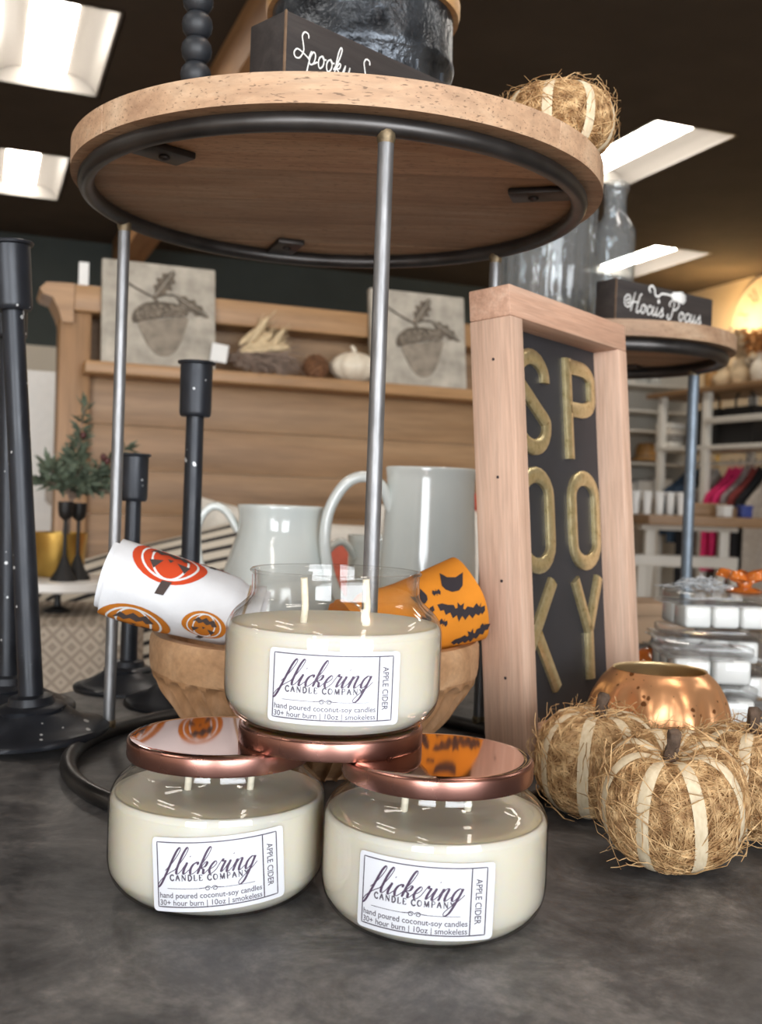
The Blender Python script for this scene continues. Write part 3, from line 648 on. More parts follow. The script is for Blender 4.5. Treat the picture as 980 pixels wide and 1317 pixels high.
PROTOS = [jar_me, wax_me, wick_me, lid_top, lid_rim]
def part(name, proto, parent, loc=(0, 0, 0)):
    o = bpy.data.objects.new(name, proto.data); COL.objects.link(o); o.parent = parent; o.location = loc; return o
def sticker(parent, az, tilt):
    """paper label with its print on the jar's cylindrical wall; label units: 0.1 mm, origin at centre"""
    ct, st = math.cos(tilt), math.sin(tilt); zc = 0.0240
    def onjar(off):
        def fn(x, y):
            x, y = x * ct - y * st, x * st + y * ct
            a = az + x * 1e-4 / JR; r = JR + off; zz = zc + y * 1e-4
            return (r * math.sin(a), -r * math.cos(a), zz)
        return fn
    W2, H2, rc = 292, 156, 20
    poly = []
    for cx, cy, a0 in ((W2 - rc, H2 - rc, 0), (-W2 + rc, H2 - rc, 90), (-W2 + rc, -H2 + rc, 180), (W2 - rc, -H2 + rc, 270)):
        for k in range(5): a = math.radians(a0 + 22.5 * k); poly.append((cx + rc * math.cos(a), cy + rc * math.sin(a)))
    mb = MB(); poly2d(mb, poly, onjar(0.00012), 40); lab = mb.build('label', 'label_paper', parent, 60); lab['label'] = 'white paper label printed with plum lettering'
    fn = onjar(0.00022)
    ink = MB()
    def line(x0, y0, x1, y1, w, n=24): ribbon2d(ink, [Vector((x0 + (x1 - x0) * t / n, y0 + (y1 - y0) * t / n, 0)) for t in range(n + 1)], w, 0, fn)
    X0, X1, XS, Y0, Y1 = -268, 256, 190, -136, 136
    line(X0, Y0, X1, Y0, 5); line(X0, Y1, X1, Y1, 5); line(X0, Y0, X0, Y1, 5); line(X1, Y0, X1, Y1, 5); line(XS, Y0, XS, Y1, 5.5)
    serif(ink, 'CANDLE COMPANY', -212, -24, 24, fn, 0.10 + 0.115)
    line(-225, -58, -90, -58, 2.2); line(18, -58, 150, -58, 2.2)
    for s in (-1, 1):   # little scroll ornament
        ribbon2d(ink, catmull([Vector((-36 + s * q, -58 + p, 0)) for q, p in ((0, 0), (12, 9), (24, 4), (20, -7), (8, -4), (14, 4), (30, 2), (54, 0))], 4), 3.2, 0, fn)
    text2d(ink, 'hand poured coconut-soy candles', 33, X0 + 8, -98, fn, width=440, bold=.25)
    text2d(ink, '30+ hour burn | 10oz | smokeless', 33, X0 + 8, -129, fn, width=440, bold=.25)
    text2d(ink, 'APPLE CIDER', 40, 209, 92, fn, width=184, rot=-PI / 2, bold=.35)
    o = ink.build('printed_text', 'label_ink', lab, 0); o['kind'] = 'stuff'
    sc = MB(); 
    sc = MB(); cursive(sc, 'flickering', -234, 4, 51, fn, 3.4, 11.0, 0.40, 1.22)
    sc.build('script_lettering', 'label_plum', lab, 0)['kind'] = 'stuff'
def candle(x, y, z, az, tilt, rz, lidded, label, group='apple cider candles'):
    t = thing('jar_candle', (x, y, z), label, 'candle', 0, group)
    part('jar', jar_me, t); part('wax', wax_me, t)
    for s in (-1, 1): part('wick', wick_me, t, (s * 0.0143, 0.002 * s, 0))
    sticker(t, az, tilt)
    if lidded:
        l = part('lid', lid_rim, t, (0, 0, 0.0620)); l['label'] = 'polished rose copper lid'; part('lid_top', lid_top, l)
    return t
cR = at(557.5, 1120, 0.4667); cL = at(285, 1070, 0.4885); cT = at(428.5, 850, 0.4865)
candle(cR.x, cR.y, 0, math.radians(-7.4), math.radians(-0.9), 0, True, 'lidded cream candle jar standing on the table, the right one of the bottom pair')
candle(cL.x - 0.002, cL.y, 0, math.radians(10.0), math.radians(4.3), 0, True, 'lidded cream candle jar standing on the table, the left one of the bottom pair')
ZL = 0.0620 + 0.0090
t = thing('copper_jar_cover', (cT.x, cT.y, ZL), 'loose rose copper lid laid across the two lower candle jars', 'lid')
part('rim', lid_rim, t); part('top_disc', lid_top, t)
candle(cT.x, cT.y, ZL + 0.0090, math.radians(3.4), math.radians(-0.5), 0, False, 'open cream candle jar with two wicks on top of the pile')
for o in PROTOS: bpy.data.objects.remove(o)

# ================================================================ SPOOKY FRAMED SIGN
SG = dict(x0=.1026, y0=.69, A=.9283, th=.0857, W=.1886, H=.3195, D=.0325, t=.0165, z0=.0125)
sgn = thing('framed_sign', (SG['x0'], SG['y0'], SG['z0']), 'tall pinkish wood framed black sign with raised gold letters', 'sign')
sgn.rotation_euler = (Matrix.Rotation(SG['A'], 3, 'Z') @ Matrix.Rotation(-SG['th'], 3, 'X')).to_euler()
sW, sH, sD, sT = SG['W'], SG['H'], SG['D'], SG['t']; REC = 0.0215
MB().box(0, sT, 0, sD, 0, sH - 0.0215, .0008).build('frame_side', 'cedar', sgn)
MB().box(sW - sT, sW, 0, sD, 0, sH - 0.0215, .0008).build('frame_side', 'cedar', sgn)
MB().box(0, sW, 0, sD, sH - 0.0215, sH, .0012).build('frame_top', 'cedar_x', sgn)
MB().box(sT, sW - sT, 0, sD, 0, sT, .0008).build('frame_bottom', 'cedar_x', sgn)
MB().box(sT, sW - sT, REC, REC + .004, sT, sH - 0.0215).build('panel', 'panel_black', sgn, 0)
nl = MB()
for zz in (.055, .12, .19, .27): nl.lathe([(0.0, 0.0003), (0.0009, 0.0003), (0.0011, 0.0)], 8, Matrix.Translation((-0.0001, sD * 0.45, zz)) @ Matrix.Rotation(-PI / 2, 4, 'Y'))
nl.build('nail_holes', 'print_black', sgn)['kind'] = 'stuff'
def panel_uv(px, py):
    inv = sgn.rotation_euler.to_matrix().transposed(); o = inv @ (CAMP - Vector(sgn.location))
    d = inv @ (fw + cr * ((px - 490) / F) + cu * ((658.5 - py) / F)); s_ = (REC - o.y) / d.y; q = o + d * s_; return q.x, q.z
def gold_letter(strokes, w):
    mb = MB()
    for st, closed in strokes:
        pts = [Vector((p[0], p[1], 0)) for p in st]
        k = len(pts); v = []
        for i, p in enumerate(pts):
            if closed: t_ = pts[(i + 1) % k] - pts[i - 1]
            else: t_ = pts[min(i + 1, k - 1)] - pts[max(i - 1, 0)]
            t_.normalize(); n_ = Vector((-t_.y, t_.x, 0))
            for off, dep in ((w / 2, 0.0), (w / 2, -0.0022), (w * 0.30, -0.0036), (-w * 0.30, -0.0036), (-w / 2, -0.0022), (-w / 2, 0.0)):
                q = p + n_ * off; v.append((q.x, REC + dep, q.y))
        f = []
        for i in range(k if closed else k - 1):
            i2 = (i + 1) % k
            for j in range(5): f.append((i * 6 + j, i2 * 6 + j, i2 * 6 + j + 1, i * 6 + j + 1))
        if not closed: f += [tuple(range(6)), tuple((k - 1) * 6 + j for j in reversed(range(6)))]
        mb.add(v, f)
    bm = bmesh.new(); me = bpy.data.meshes.new('x'); me.from_pydata(mb.v, [], mb.f); bm.from_mesh(me); bmesh.ops.recalc_face_normals(bm, faces=list(bm.faces))
    bm.verts.index_update(); out = MB(); out.v = [tuple(v.co) for v in bm.verts]; out.f = [tuple(q.index for q in fc.verts) for fc in bm.faces]; bm.free(); bpy.data.meshes.remove(me)
    return out
def arc(cx, cy, rx, ry, a0, a1, n=10): return [(cx + rx * math.cos(math.radians(a0 + (a1 - a0) * i / n)), cy + ry * math.sin(math.radians(a0 + (a1 - a0) * i / n))) for i in range(n + 1)]
uP0, zP0 = panel_uv(727, 590); uP1, zP1 = panel_uv(760.5, 477)
uY0, zY0 = panel_uv(738, 878); uY1, zY1 = panel_uv(768, 764)
uK1, zK0 = panel_uv(720, 893); uS1, zS0 = panel_uv(706, 588); _, zO0 = panel_uv(733, 735); _, zO1 = panel_uv(750, 620)
LW = uP1 - uP0; LH = zP1 - zP0 + 0.004; WS = 0.0115
c2 = (uP0 + uP1) / 2; c1 = (uS1 + uK1) / 2 - LW / 2
def glyph(ch, cx, z0, w, h, s):
    x0, x1 = cx - w / 2 + s / 2, cx + w / 2 - s / 2; b0, t0 = z0 + s / 2, z0 + h - s / 2; r = (x1 - x0) / 2; ry = min(r * 1.25, h * .2); my = (b0 + t0) / 2
    if ch == 'O': return [(arc(cx, t0 - ry, r, ry, 0, 180) + arc(cx, b0 + ry, r, ry, 180, 360), True)]
    if ch == 'P':
        ry = h * .115
        return [([(x0, b0 - s / 2), (x0, my), (x0, t0 + s / 2)], False), ([(x0, t0), (cx - .002, t0)] + arc(cx, t0 - ry, r, ry, 90, 0, 6)[1:] + arc(cx, my + ry, r, ry, 0, -90, 6) + [(x0, my)], False)]
    if ch == 'S':
        return [(arc(cx, t0 - ry, r, ry, -8, 180, 12) + [tuple(p.xy) for p in catmull([(x0, t0 - ry - h * .05), (x0 + r * .5, my + h * .09), (x1 - r * .5, my - h * .09), (x1, b0 + ry + h * .05)], 5)][1:] + arc(cx, b0 + ry, r, ry, 0, -188, 12)[0:], False)]
    if ch == 'K': return [([(x0, z0), (x0, my), (x0, z0 + h)], False), ([(x0 + s * .2, my - h * .10), (x1, z0 + h)], False), ([(x0 + r * .75, my + h * .02), (x1 + .001, z0)], False)]
    if ch == 'Y': return [([(x0, z0 + h), (cx, my - h * .02)], False), ([(x1, z0 + h), (cx, my - h * .02)], False), ([(cx, my + h * .02), (cx, z0)], False)]
rows = [zP0, zO0, zY0]
for ch, cx, z0 in (('S', c1, rows[0]), ('P', c2, rows[0]), ('O', c1, rows[1]), ('O', c2, rows[1]), ('K', c1, rows[2]), ('Y', c2, rows[2])):
    o = gold_letter(glyph(ch, cx, z0, LW, LH, WS), WS).build('gold_letter', 'gold', sgn, 35); o['label'] = 'raised gold letter ' + ch

# ================================================================ BLOCK SIGNS
def block(loc, A, L, H, D, label):
    t = thing('block_sign', loc, label, 'sign', A)
    MB().box(0, L, 0, D, 0, H, .0012).build('block', 'block_dark', t)
    ed = MB(); ed.box(-.0004, .0008, -.0004, .0008, 0, H); ed.build('worn_edge', 'block_edge', t, 0)
    return t
pA = at(368, 12, 0.62); bl1 = block((pA.x, pA.y, TOP), math.radians(45), .148, pA.z - TOP, .034, 'dark wooden block sign with thin white handwriting on the upper round shelf')
H1 = pA.z - TOP; lt = MB(); cursive(lt, 'Spooky S', .007, H1 * .61, .0080, lambda x, y: (x, -.0003, y), .0009, 0, .15, 1.25)
lt.build('white_lettering', 'white_ink', bl1, 0)['kind'] = 'stuff'
pB = at(793, 357, 1.322); pB2 = at(917, 385, 1.44); A2 = math.atan2(pB2.y - pB.y, pB2.x - pB.x); L2 = math.hypot(pB2.y - pB.y, pB2.x - pB.x); H2 = pB.z - TOP2
bl2 = block((pB.x, pB.y, TOP2), A2, L2, H2, .034, 'dark wooden block sign with looping white lettering and a broom drawing')
lt = MB(); fnb = lambda x, y: (x, -.0003, y)
xe = cursive(lt, 'Hocus', .018, H2 * .385, .0118, fnb, .0017, 0, .15, 1.55); cursive(lt, 'Pocus', xe + .008, H2 * .385, .0118, fnb, .0017, 0, .15, 1.60)
ribbon2d(lt, catmull([Vector((.066 + .001 * a, H2 * .885 + .001 * b_, 0)) for a, b_ in ((0, -2), (-3, 3), (3, 7), (8, 3), (10, -4), (16, -5), (22, -1), (30, 0), (42, 0))], 6), .0025, 0, fnb)
poly2d(lt, [(.108 + .001 * a, H2 * .885 + .001 * b_) for a, b_ in ((0, -2), (5, -6), (14, -7), (26, -8), (19, -4), (31, -3), (21, 0), (30, 4), (18, 4), (22, 8), (12, 6), (5, 5), (0, 2))], fnb, .02)
for a, b_ in ((-3, 0), (0, 1.5), (3, 0)): disc2d(lt, .098 + .001 * a, H2 * .235 + .001 * b_, .0016, .0016, fnb, 8)
ribbon2d(lt, [Vector((.083, H2 * .84, 0)), Vector((.083, H2 * .76, 0))], .0008, 0, fnb); disc2d(lt, .083, H2 * .70, .0022, .003, fnb, 8)
lt.build('white_lettering', 'white_ink', bl2, 0)['kind'] = 'stuff'

# ================================================================ UPPER SHELF: bobbin stick, bucket
pc = at(253, 60, 0.70)
t = thing('bobbin_candlestick', (pc.x, pc.y, TOP), 'black turned bobbin candlestick on the upper round shelf', 'candlestick')
MB().lathe([(0, 0), (.030, 0), (.030, .006), (.022, .010), (.011, .016)], 32).build('base', 'bobbin_black', t)
for i in range(7):
    z = .016 + .0165 * i
    MB().lathe([(.0060, z), (.0072, z + .001), (.0095, z + .0045), (.0102, z + .0085), (.0095, z + .0125), (.0072, z + .0155), (.0060, z + .0165)], 24).build('bead', 'bobbin_black', t, 60)
MB().lathe([(.006, .1315), (.014, .137), (.016, .15), (.015, .165), (.012, .165), (.012, .150)], 24).build('cup', 'bobbin_black', t)
pk = at(466, 50, 0.792); t = thing('metal_bucket', (pk.x, pk.y, TOP), 'embossed black metal bucket with a pale wooden rim on the upper shelf', 'bucket')
MB().lathe([(0, 0), (.061, 0), (.0635, .004), (.0640, .010), (.0655, .092), (.068, .096), (.0695, .101), (.068, .106), (.0675, .138), (.063, .138), (.061, .10), (.058, .006), (0, .006)], 64).build('body', 'bucket_metal', t, 40)
MB().lathe([(.062, .138), (.0715, .138), (.0725, .142), (.0725, .149), (.0705, .152), (.062, .152)], 64, closed=True).build('wooden_rim', 'bucket_rim', t, 40)
rb_ = MB()
for k in range(14):
    a = 2 * PI * k / 14; rb_.tube([(.0645 * math.cos(a), .0645 * math.sin(a), .012), (.0658 * math.cos(a), .0658 * math.sin(a), .09)], .0016, 6)
rb_.build('embossed_ribs', 'bucket_metal', t)['kind'] = 'stuff'

# ================================================================ JUTE PUMPKINS
PR, PH = 0.038, 0.064
def psurf(al, ph, off=0.0):
    ca = max(math.cos(al), 0.0) ** 0.72; sa = math.sin(al); sz = math.copysign(abs(sa) ** 0.85, sa)
    lobe = 1 - 0.035 * (0.5 + 0.5 * math.cos(8 * ph)) * math.cos(al)
    r = (PR + off) * ca * lobe; z = PH / 2 + (PH / 2 + off) * sz
    if sa > 0: z -= 0.009 * math.exp(-(r / 0.013) ** 2)
    else: z += 0.004 * math.exp(-(r / 0.015) ** 2)
    return Vector((r * math.cos(ph), r * math.sin(ph), z))
pk_body = MB(); NA, NP = 26, 64; v = [psurf(-PI / 2 + PI * i / NA, 2 * PI * j / NP) for i in range(NA + 1) for j in range(NP)]
pk_body.add(v, [(i * NP + j, i * NP + (j + 1) % NP, (i + 1) * NP + (j + 1) % NP, (i + 1) * NP + j) for i in range(NA) for j in range(NP)])
def fibres(seed, n):
    R_ = random.Random(seed); mb = MB()
    for _ in range(n):
        al = math.asin(R_.uniform(-0.97, 0.99)); ph = R_.uniform(0, 2 * PI); hd = R_.gauss(PI / 2, 0.9); ln = R_.uniform(.015, .06); k = 8
        off = R_.uniform(-.0004, .0009); curl = R_.gauss(0, 26); stray = R_.random() < 0.07; pts = []
        for i in range(k + 1):
            lift = off + (R_.uniform(.0, .0006)) + ((i / k) ** 2 * R_.uniform(.004, .010) if stray else 0)
            p = psurf(max(-1.5, min(1.54, al)), ph, lift)
            if p.z < .0006: p.z = .0006 + R_.random() * .0006
            pts.append(p)
            rr = max(.35, math.cos(al)) * PR; st = ln / k
            al += math.sin(hd) * st / PR; ph += math.cos(hd) * st / rr; hd += curl * st + R_.gauss(0, .12)
        w = R_.uniform(.0002, .0005); mb.tube(pts, [w * (1 - .5 * abs(2 * i / k - 1)) for i in range(k + 1)], 3)
    return mb
def ribbon_strip(ph, w, off=0.0016):
    k = 26; v = []; 
    for i in range(k + 1):
        al = -1.35 + (1.35 + 1.50) * i / k; c = psurf(al, ph, off); rr = math.hypot(c.x, c.y)
        ww = w * (0.55 + 0.45 * min(1, rr / 0.026)); tn = Vector((-math.sin(ph), math.cos(ph), 0))
        for s, o2 in ((-1, -.0003), (-.4, .0002), (.4, .0002), (1, -.0003)): 
            q = c + tn * (ww / 2 * s); n_ = Vector((c.x, c.y, (c.z - PH / 2) * 1.2)).normalized(); v.append(q + n_ * o2)
    mb = MB(); mb.add(v, [(4 * i + j, 4 * i + j + 1, 4 * i + j + 5, 4 * i + j + 4) for i in range(k) for j in range(3)]); return mb
def pumpkin_stem():
    R_ = random.Random(3); mb = MB(); zt = PH - .008
    path = [(0, 0, zt - .004), (.0006, 0, zt + .004), (.0014, .001, zt + .010), (.0030, .001, zt + .0165), (.0036, .0012, zt + .0185)]
    mb.tube(path, [(.0048), (.0036), (.0034), (.0040), (.0030)], 9); mb.tube([(.001, 0, zt + .008), (.006, .001, zt + .009)], [.002, .0012], 6)
    mb.v = [tuple(Vector(p) + Vector((R_.gauss(0, .0004), R_.gauss(0, .0004), 0))) for p in mb.v]; return mb
pump = None
def pumpkin(loc, rz, label):
    global pump
    if pump is None:
        pump = thing('straw_pumpkin', loc, label, 'pumpkin', rz, 'straw pumpkins')
        b_ = pk_body.build('body', 'jute', pump, 60); fibres(1, 2600).build('fibre', 'fibre', b_, 60)['kind'] = 'stuff'
        for k in range(8): ribbon_strip(2 * PI * k / 8, .0068).build('ribbon', 'ribbon', pump, 60)
        pumpkin_stem().build('stem', 'twig', pump, 50); return pump
    return copy_tree(pump, loc, rz, label)
q = at(868, 1040, 0.545); fp = pumpkin((q.x, q.y + .004, 0.0020), math.radians(0), 'straw pumpkin nearest the viewer, whole and in front of two others'); fp.rotation_euler = (Matrix.Rotation(math.radians(17), 3, 'X') @ Matrix.Rotation(math.radians(-8), 3, 'Y') @ Matrix.Rotation(math.radians(-82), 3, 'Z')).to_euler(); fp.location.z = .0065; fp.location.y -= .006; fp.location.x -= .0005; fp.scale = (.955, .955, .955)
q = at(768, 1000, 0.622); pumpkin((q.x, q.y, 0.0012), math.radians(20), 'straw pumpkin against the foot of the gold-lettered sign')
q = at(967, 1000, 0.592); pumpkin((q.x, q.y, 0.0012), math.radians(62), 'straw pumpkin cut off by the right edge of the picture')
q = at(717, 165, 0.672); tp = pumpkin((q.x, q.y, TOP + .001), math.radians(70), 'straw pumpkin on the edge of the upper round shelf'); tp.scale = (.93, .93, .70)
for ch in list(tp.children):
    if ch.name.startswith('stem'): bpy.data.objects.remove(ch)

# ================================================================ COPPER PUMPKIN VOTIVE
q = at(843, 900, 0.722); t = thing('copper_votive', (q.x + .002, q.y, 0), 'shiny copper mercury-glass pumpkin candle holder', 'candle holder', 0.2)
def vot(r, z, a, i): k = 1 - 0.075 * abs(math.cos(5 * a)) ** 4 * min(1, max(0, (0.070 - z) / .02)); return r * k, z
MB().lathe([(p.x, p.y) for p in catmull([(0.0, 0), (.030, 0), (.036, .003), (.046, .018), (.0495, .034), (.047, .050), (.040, .064), (.0325, .0715), (.0318, .0728)], 4)], 80, fn=vot, cap=False).build('shell', 'mercury', t, 60)
MB().lathe([(p.x, p.y) for p in catmull([(.0316, .0728), (.0308, .0710), (.038, .063), (.045, .049), (.0475, .034), (.044, .018), (.034, .006), (0, .004)], 4)], 80, fn=vot, cap=False).build('inner_wall', 'mercury_in', t, 60)

# ================================================================ WAX MELT PACKS
def make_pack(t, lab=None):
    L, D, H = .0860, .0690, .0325; zf = .0235
    cu_ = MB(); v, f = cbox(.0265, .0315, .0215, .0035)
    for i in range(3):
        for j in range(2):
            c = Vector(((i - 1) * .0285, (j - .5) * .0340, .0115)); MB().add([Vector(p) + c for p in v], f).build('wax_cube', 'wax_white', t, 60)
    tr_ = MB()
    for i in range(3):
        for j in range(2):
            vv, ff = cbox(.0277, .0327, .0226, .0038); c = Vector(((i - 1) * .0285, (j - .5) * .0340, .0115)); tr_.add([Vector(p) + c for p in vv], ff)
    tr_.build('tray', 'clear_plastic', t, 60)
    fl_ = MB(); fl_.box(-L / 2 - .006, L / 2 + .006, -D / 2 - .006, D / 2 + .006, zf - .0006, zf + .0006); fl_.box(-L / 2 - .016, -L / 2 - .004, -.012, .012, zf - .0005, zf + .0005); fl_.build('flange', 'clear_plastic', t, 0)
    vv, ff = cbox(L, D, H - zf, .002); MB().add([Vector(p) + Vector((0, 0, (H + zf) / 2 + .0006)) for p in vv], ff).build('pack_lid', 'clear_plastic', t, 40)
q = Vector((.290, .930, 0)); q2 = Vector((.335, 1.045, 0))
packs = [((q.x, q.y, 0), 1.60, 'bottom wax melt pack of the short stack beside the copper pumpkin'), ((q.x - .002, q.y + .002, .0338), 1.54, 'top wax melt pack of the short stack beside the copper pumpkin'),
         ((q2.x + .002, q2.y, 0), .06, 'bottom wax melt pack of the taller rear stack'), ((q2.x - .006, q2.y + .003, .0338), .02, 'middle wax melt pack of the taller rear stack'), ((q2.x, q2.y, .0676), .09, 'top wax melt pack of the taller rear stack, under an orange bow')]
pk0 = None
for loc, rz, lab in packs:
    if pk0 is None:
        pk0 = thing('wax_melt_pack', loc, lab, 'wax melts', rz, 'stacked wax melt packs'); make_pack(pk0)
    else: copy_tree(pk0, loc, rz, lab)
zt_ = .0676 + .0332
bow = thing('ribbon_bow', (.368, 1.055, zt_), 'glossy orange ribbon bow on the rear wax melt stack', 'bow', 0.3)
for k, (a, s) in enumerate(((0.2, 1), (1.2, .8), (2.4, 1), (3.6, .9), (4.8, .85))):
    mt = Matrix.Rotation(a, 4, 'Z'); lp = MB(); lp.tube([mt @ Vector((s * .024 * (1 - math.cos(u)) / 2 * 1.1, .007 * math.sin(u), .010 + .010 * math.sin(u * .5) * s)) for u in [2 * PI * i / 18 for i in range(19)]], (.0045, .0007), 6, flat=(0, 0, 1)); lp.build('loop', 'orange_foil', bow, 60)
MB().ball((0, 0, .010), .008, .008, .008, 12).build('knot', 'orange_foil', bow, 60)
MB().lathe([(0, 0), (.018, 0), (.020, .002), (.012, .005), (0, .006)], 16).build('tail', 'orange_foil', bow, 60)
q = at(930, 772, 1.14); R_ = random.Random(5); tz = MB()
for _ in range(260):
    p = Vector((R_.gauss(0, .016), R_.gauss(0, .009), 0)); h = max(.0, .012 * (1 - abs(p.x) / .045)); p.z = R_.uniform(.001, .003 + h); d = Vector((R_.gauss(0, 1), R_.gauss(0, 1), R_.gauss(0, .3))).normalized() * .0045
    e = p + d; e.z = max(.0006, e.z); s0 = p - d; s0.z = max(.0006, s0.z); tz.tube([s0, p, e], .00035, 4)
o = tz.build('shredded_paper', 'grey_tinsel', None, 60); o.location = (.328, 1.062, zt_); tag(o, 'tangle of silvery grey shredded paper on the rear wax melt stack', 'shredded paper', kind='stuff')
q = at(836, 830, 1.08); t = thing('orange_ornament', (q.x, q.y, 0), 'small glossy orange pumpkin ornament between the framed sign and the wax melts', 'ornament')
MB().ball((0, 0, .019), .023, .023, .0195, 32, fn=lambda d: 1 - .06 * abs(math.cos(4 * math.atan2(d.y, d.x))) ** 2 * (1 - d.z * d.z)).build('body', 'orange_foil', t, 60); MB().tube([(0, 0, .036), (.001, 0, .044), (.004, 0, .048)], [.003, .0022, .002], 8).build('stem', 'twig', t)
q = at(826, 800, 1.34); t = thing('kraft_box', (q.x + .005, q.y, 0), 'plain tan cardboard box standing behind the framed sign', 'box', 0.35)
MB().box(-.045, .045, -.04, .04, 0, .050, .002).build('carton', 'kraft', t); MB().box(-.047, .047, -.042, .042, .048, .064, .002).build('carton_lid', 'kraft', t)

# ================================================================ WOODEN BOWL + TOWELS
q = at(410, 830, 0.7175); BWL = (q.x - .002, STY, 0); BR = 0.1115; BH = .090
t = thing('wooden_bowl', BWL, 'pale carved wooden bowl holding rolled towels under the round shelf', 'bowl', 0.15)
def carve(r, z, a, i):
    k = 38; ph = a * k / 2; w_ = abs(math.sin(ph)); lim = .0640 + .003 * math.sin(3 * a) + .005 * w_
    d = (.0014 + .0050 * (1 - (1 - w_) ** 2)) * min(1, max(0, (lim - z) / .003)) * min(1, r / .06) if r > .03 else 0
    return r - d + .0004 * math.sin(9 * a + z * 300), z
prof = catmull([(0, 0), (.046, 0), (.052, .003), (.066, .012), (.086, .028), (.101, .047), (.1085, .060), (.1105, .068)], 9)
MB().lathe([(p.x, p.y) for p in prof], 304, fn=carve, cap=False).build('carved_wall', 'bowl_carved', t, 28)
MB().lathe([(.1104, .067), (.1112, .072), (.1115, .080), (.1112, .087), (.1095, .0902), (.104, .0905), (.0995, .088), (.0985, .080), (.0955, .062), (.083, .040), (.06, .022), (.03, .014), (0, .012)], 96, cap=False).build('rim_band', 'bowl_band', t, 50)
def towel(A, B, ra, rb, mat, name, label, roll=0.0, seed=1):
    """rolled cloth from A to B with an oval section; returns thing, surface fn(s, ang, off)"""
    A, B = Vector(A), Vector(B); ax = (B - A); L = ax.length; ax.normalize(); upv = (Vector((0, 0, 1)) - ax * ax.z).normalized(); sd = ax.cross(upv)
    def S(s, a, off=0.0):
        k = 1 + .035 * math.sin(3 * a + seed) + .02 * math.sin(5 * a + 7 * s); pinch = 1 - .16 * math.exp(-((s - tie) / .05) ** 2)
        rr = (1 + .05 * math.sin(4 * s + seed)) * k * pinch
        p = A + ax * (s * L) + sd * ((ra * rr + off) * math.cos(a)) + upv * ((rb * rr + off) * math.sin(a)); return p
    tie = .90; t = thing(name, A, label, 'towel'); org = Vector(A)
    mb = MB(); NS, NG = 30, 56; v = []
    for i in range(NS + 1):
        for j in range(NG): v.append(S(i / NS, 2 * PI * j / NG) - org)
    mb.add(v, [(i * NG + j, (i + 1) * NG + j, (i + 1) * NG + (j + 1) % NG, i * NG + (j + 1) % NG) for i in range(NS) for j in range(NG)])
    mb.build('cloth', mat, t, 70)
    for s_end, nm in ((0.0, 'rolled_end'), (1.0, 'rolled_end')):   # spiral edge of the roll
        sp = MB(); pts = []
        for i in range(100):
            u = i / 99; a = 2 * PI * 3.2 * u; k = .12 + .86 * u; c = S(s_end, a) ; ctr = A + ax * (s_end * L); pts.append(ctr + (c - ctr) * k - org)
        vv = []
        dirn = ax * (-1 if s_end == 0 else 1)
        for p in pts: vv += [p + dirn * .0035, p - dirn * .004]
        sp.add(vv, [(2 * i, 2 * i + 1, 2 * i + 3, 2 * i + 2) for i in range(99)]); cl = []
        ctr = A + ax * (s_end * L) - org
        sp.add([ctr] + [S(s_end, 2 * PI * j / NG) - org for j in range(NG)], [(0, 1 + j, 1 + (j + 1) % NG) for j in range(NG)]); sp.build(nm, mat, t, 60)
    def pr(off): return lambda s, a: S(s, a, off) - org
    return t, pr, tie
# left towel: pumpkins printed on white.  surface coordinates: s along the roll, angle a
A = at(143, 741, 0.655); B = at(330, 797, 0.665)
tw, pr, tie = towel(A, B, .0255, .0232, 'towel_white', 'rolled_towel', 'rolled white towel printed with red and orange jack-o-lanterns, in the bowl')
Lt = (Vector(B) - Vector(A)).length; ka = 1 / .0255
def jack(cs, ca, rs, col, rot=0.0, fn0=.0004):
    """pumpkin print centred at (s, a); rs radius in metres"""
    def P(off): 
        f = pr(off)
        def g(x, y):
            c_, s_ = math.cos(rot), math.sin(rot); X, Y = x * c_ - y * s_, x * s_ + y * c_
            return f(cs + X * rs / Lt, ca + Y * rs * ka)
        return g
    m1 = MB(); disc2d(m1, 0, 0, 1.15, .95, P(fn0), 28, 4); b_ = m1.build('pumpkin_print', col, tw, 60)
    m2 = MB()
    for rx in (.55, .86): ribbon2d(m2, [Vector((rx * math.cos(2 * PI * i / 28), .80 * math.sin(2 * PI * i / 28), 0)) for i in range(29)], .07, 0, P(fn0 + .0002))
    m2.build('print_line', 'white_thread', b_, 60)
    m3 = MB(); g = P(fn0 + .0003)
    for s in (-1, 1): poly2d(m3, [(s * .20, .10), (s * .62, .18), (s * .46, .50)], g, .2)
    poly2d(m3, [(-.1, .0), (.1, .0), (0, .16)], g, .2)
    poly2d(m3, [(-.65, -.2), (-.4, -.12), (-.3, -.28), (-.1, -.16), (.1, -.3), (.3, -.16), (.45, -.28), (.65, -.2), (.4, -.55), (.2, -.42), (0, -.6), (-.2, -.44), (-.4, -.58)], g, .2)
    poly2d(m3, [(-.16, .86), (.14, .86), (.28, 1.28), (.02, 1.3)], g, .2); m3.build('print_face', 'print_brown', b_, 60)
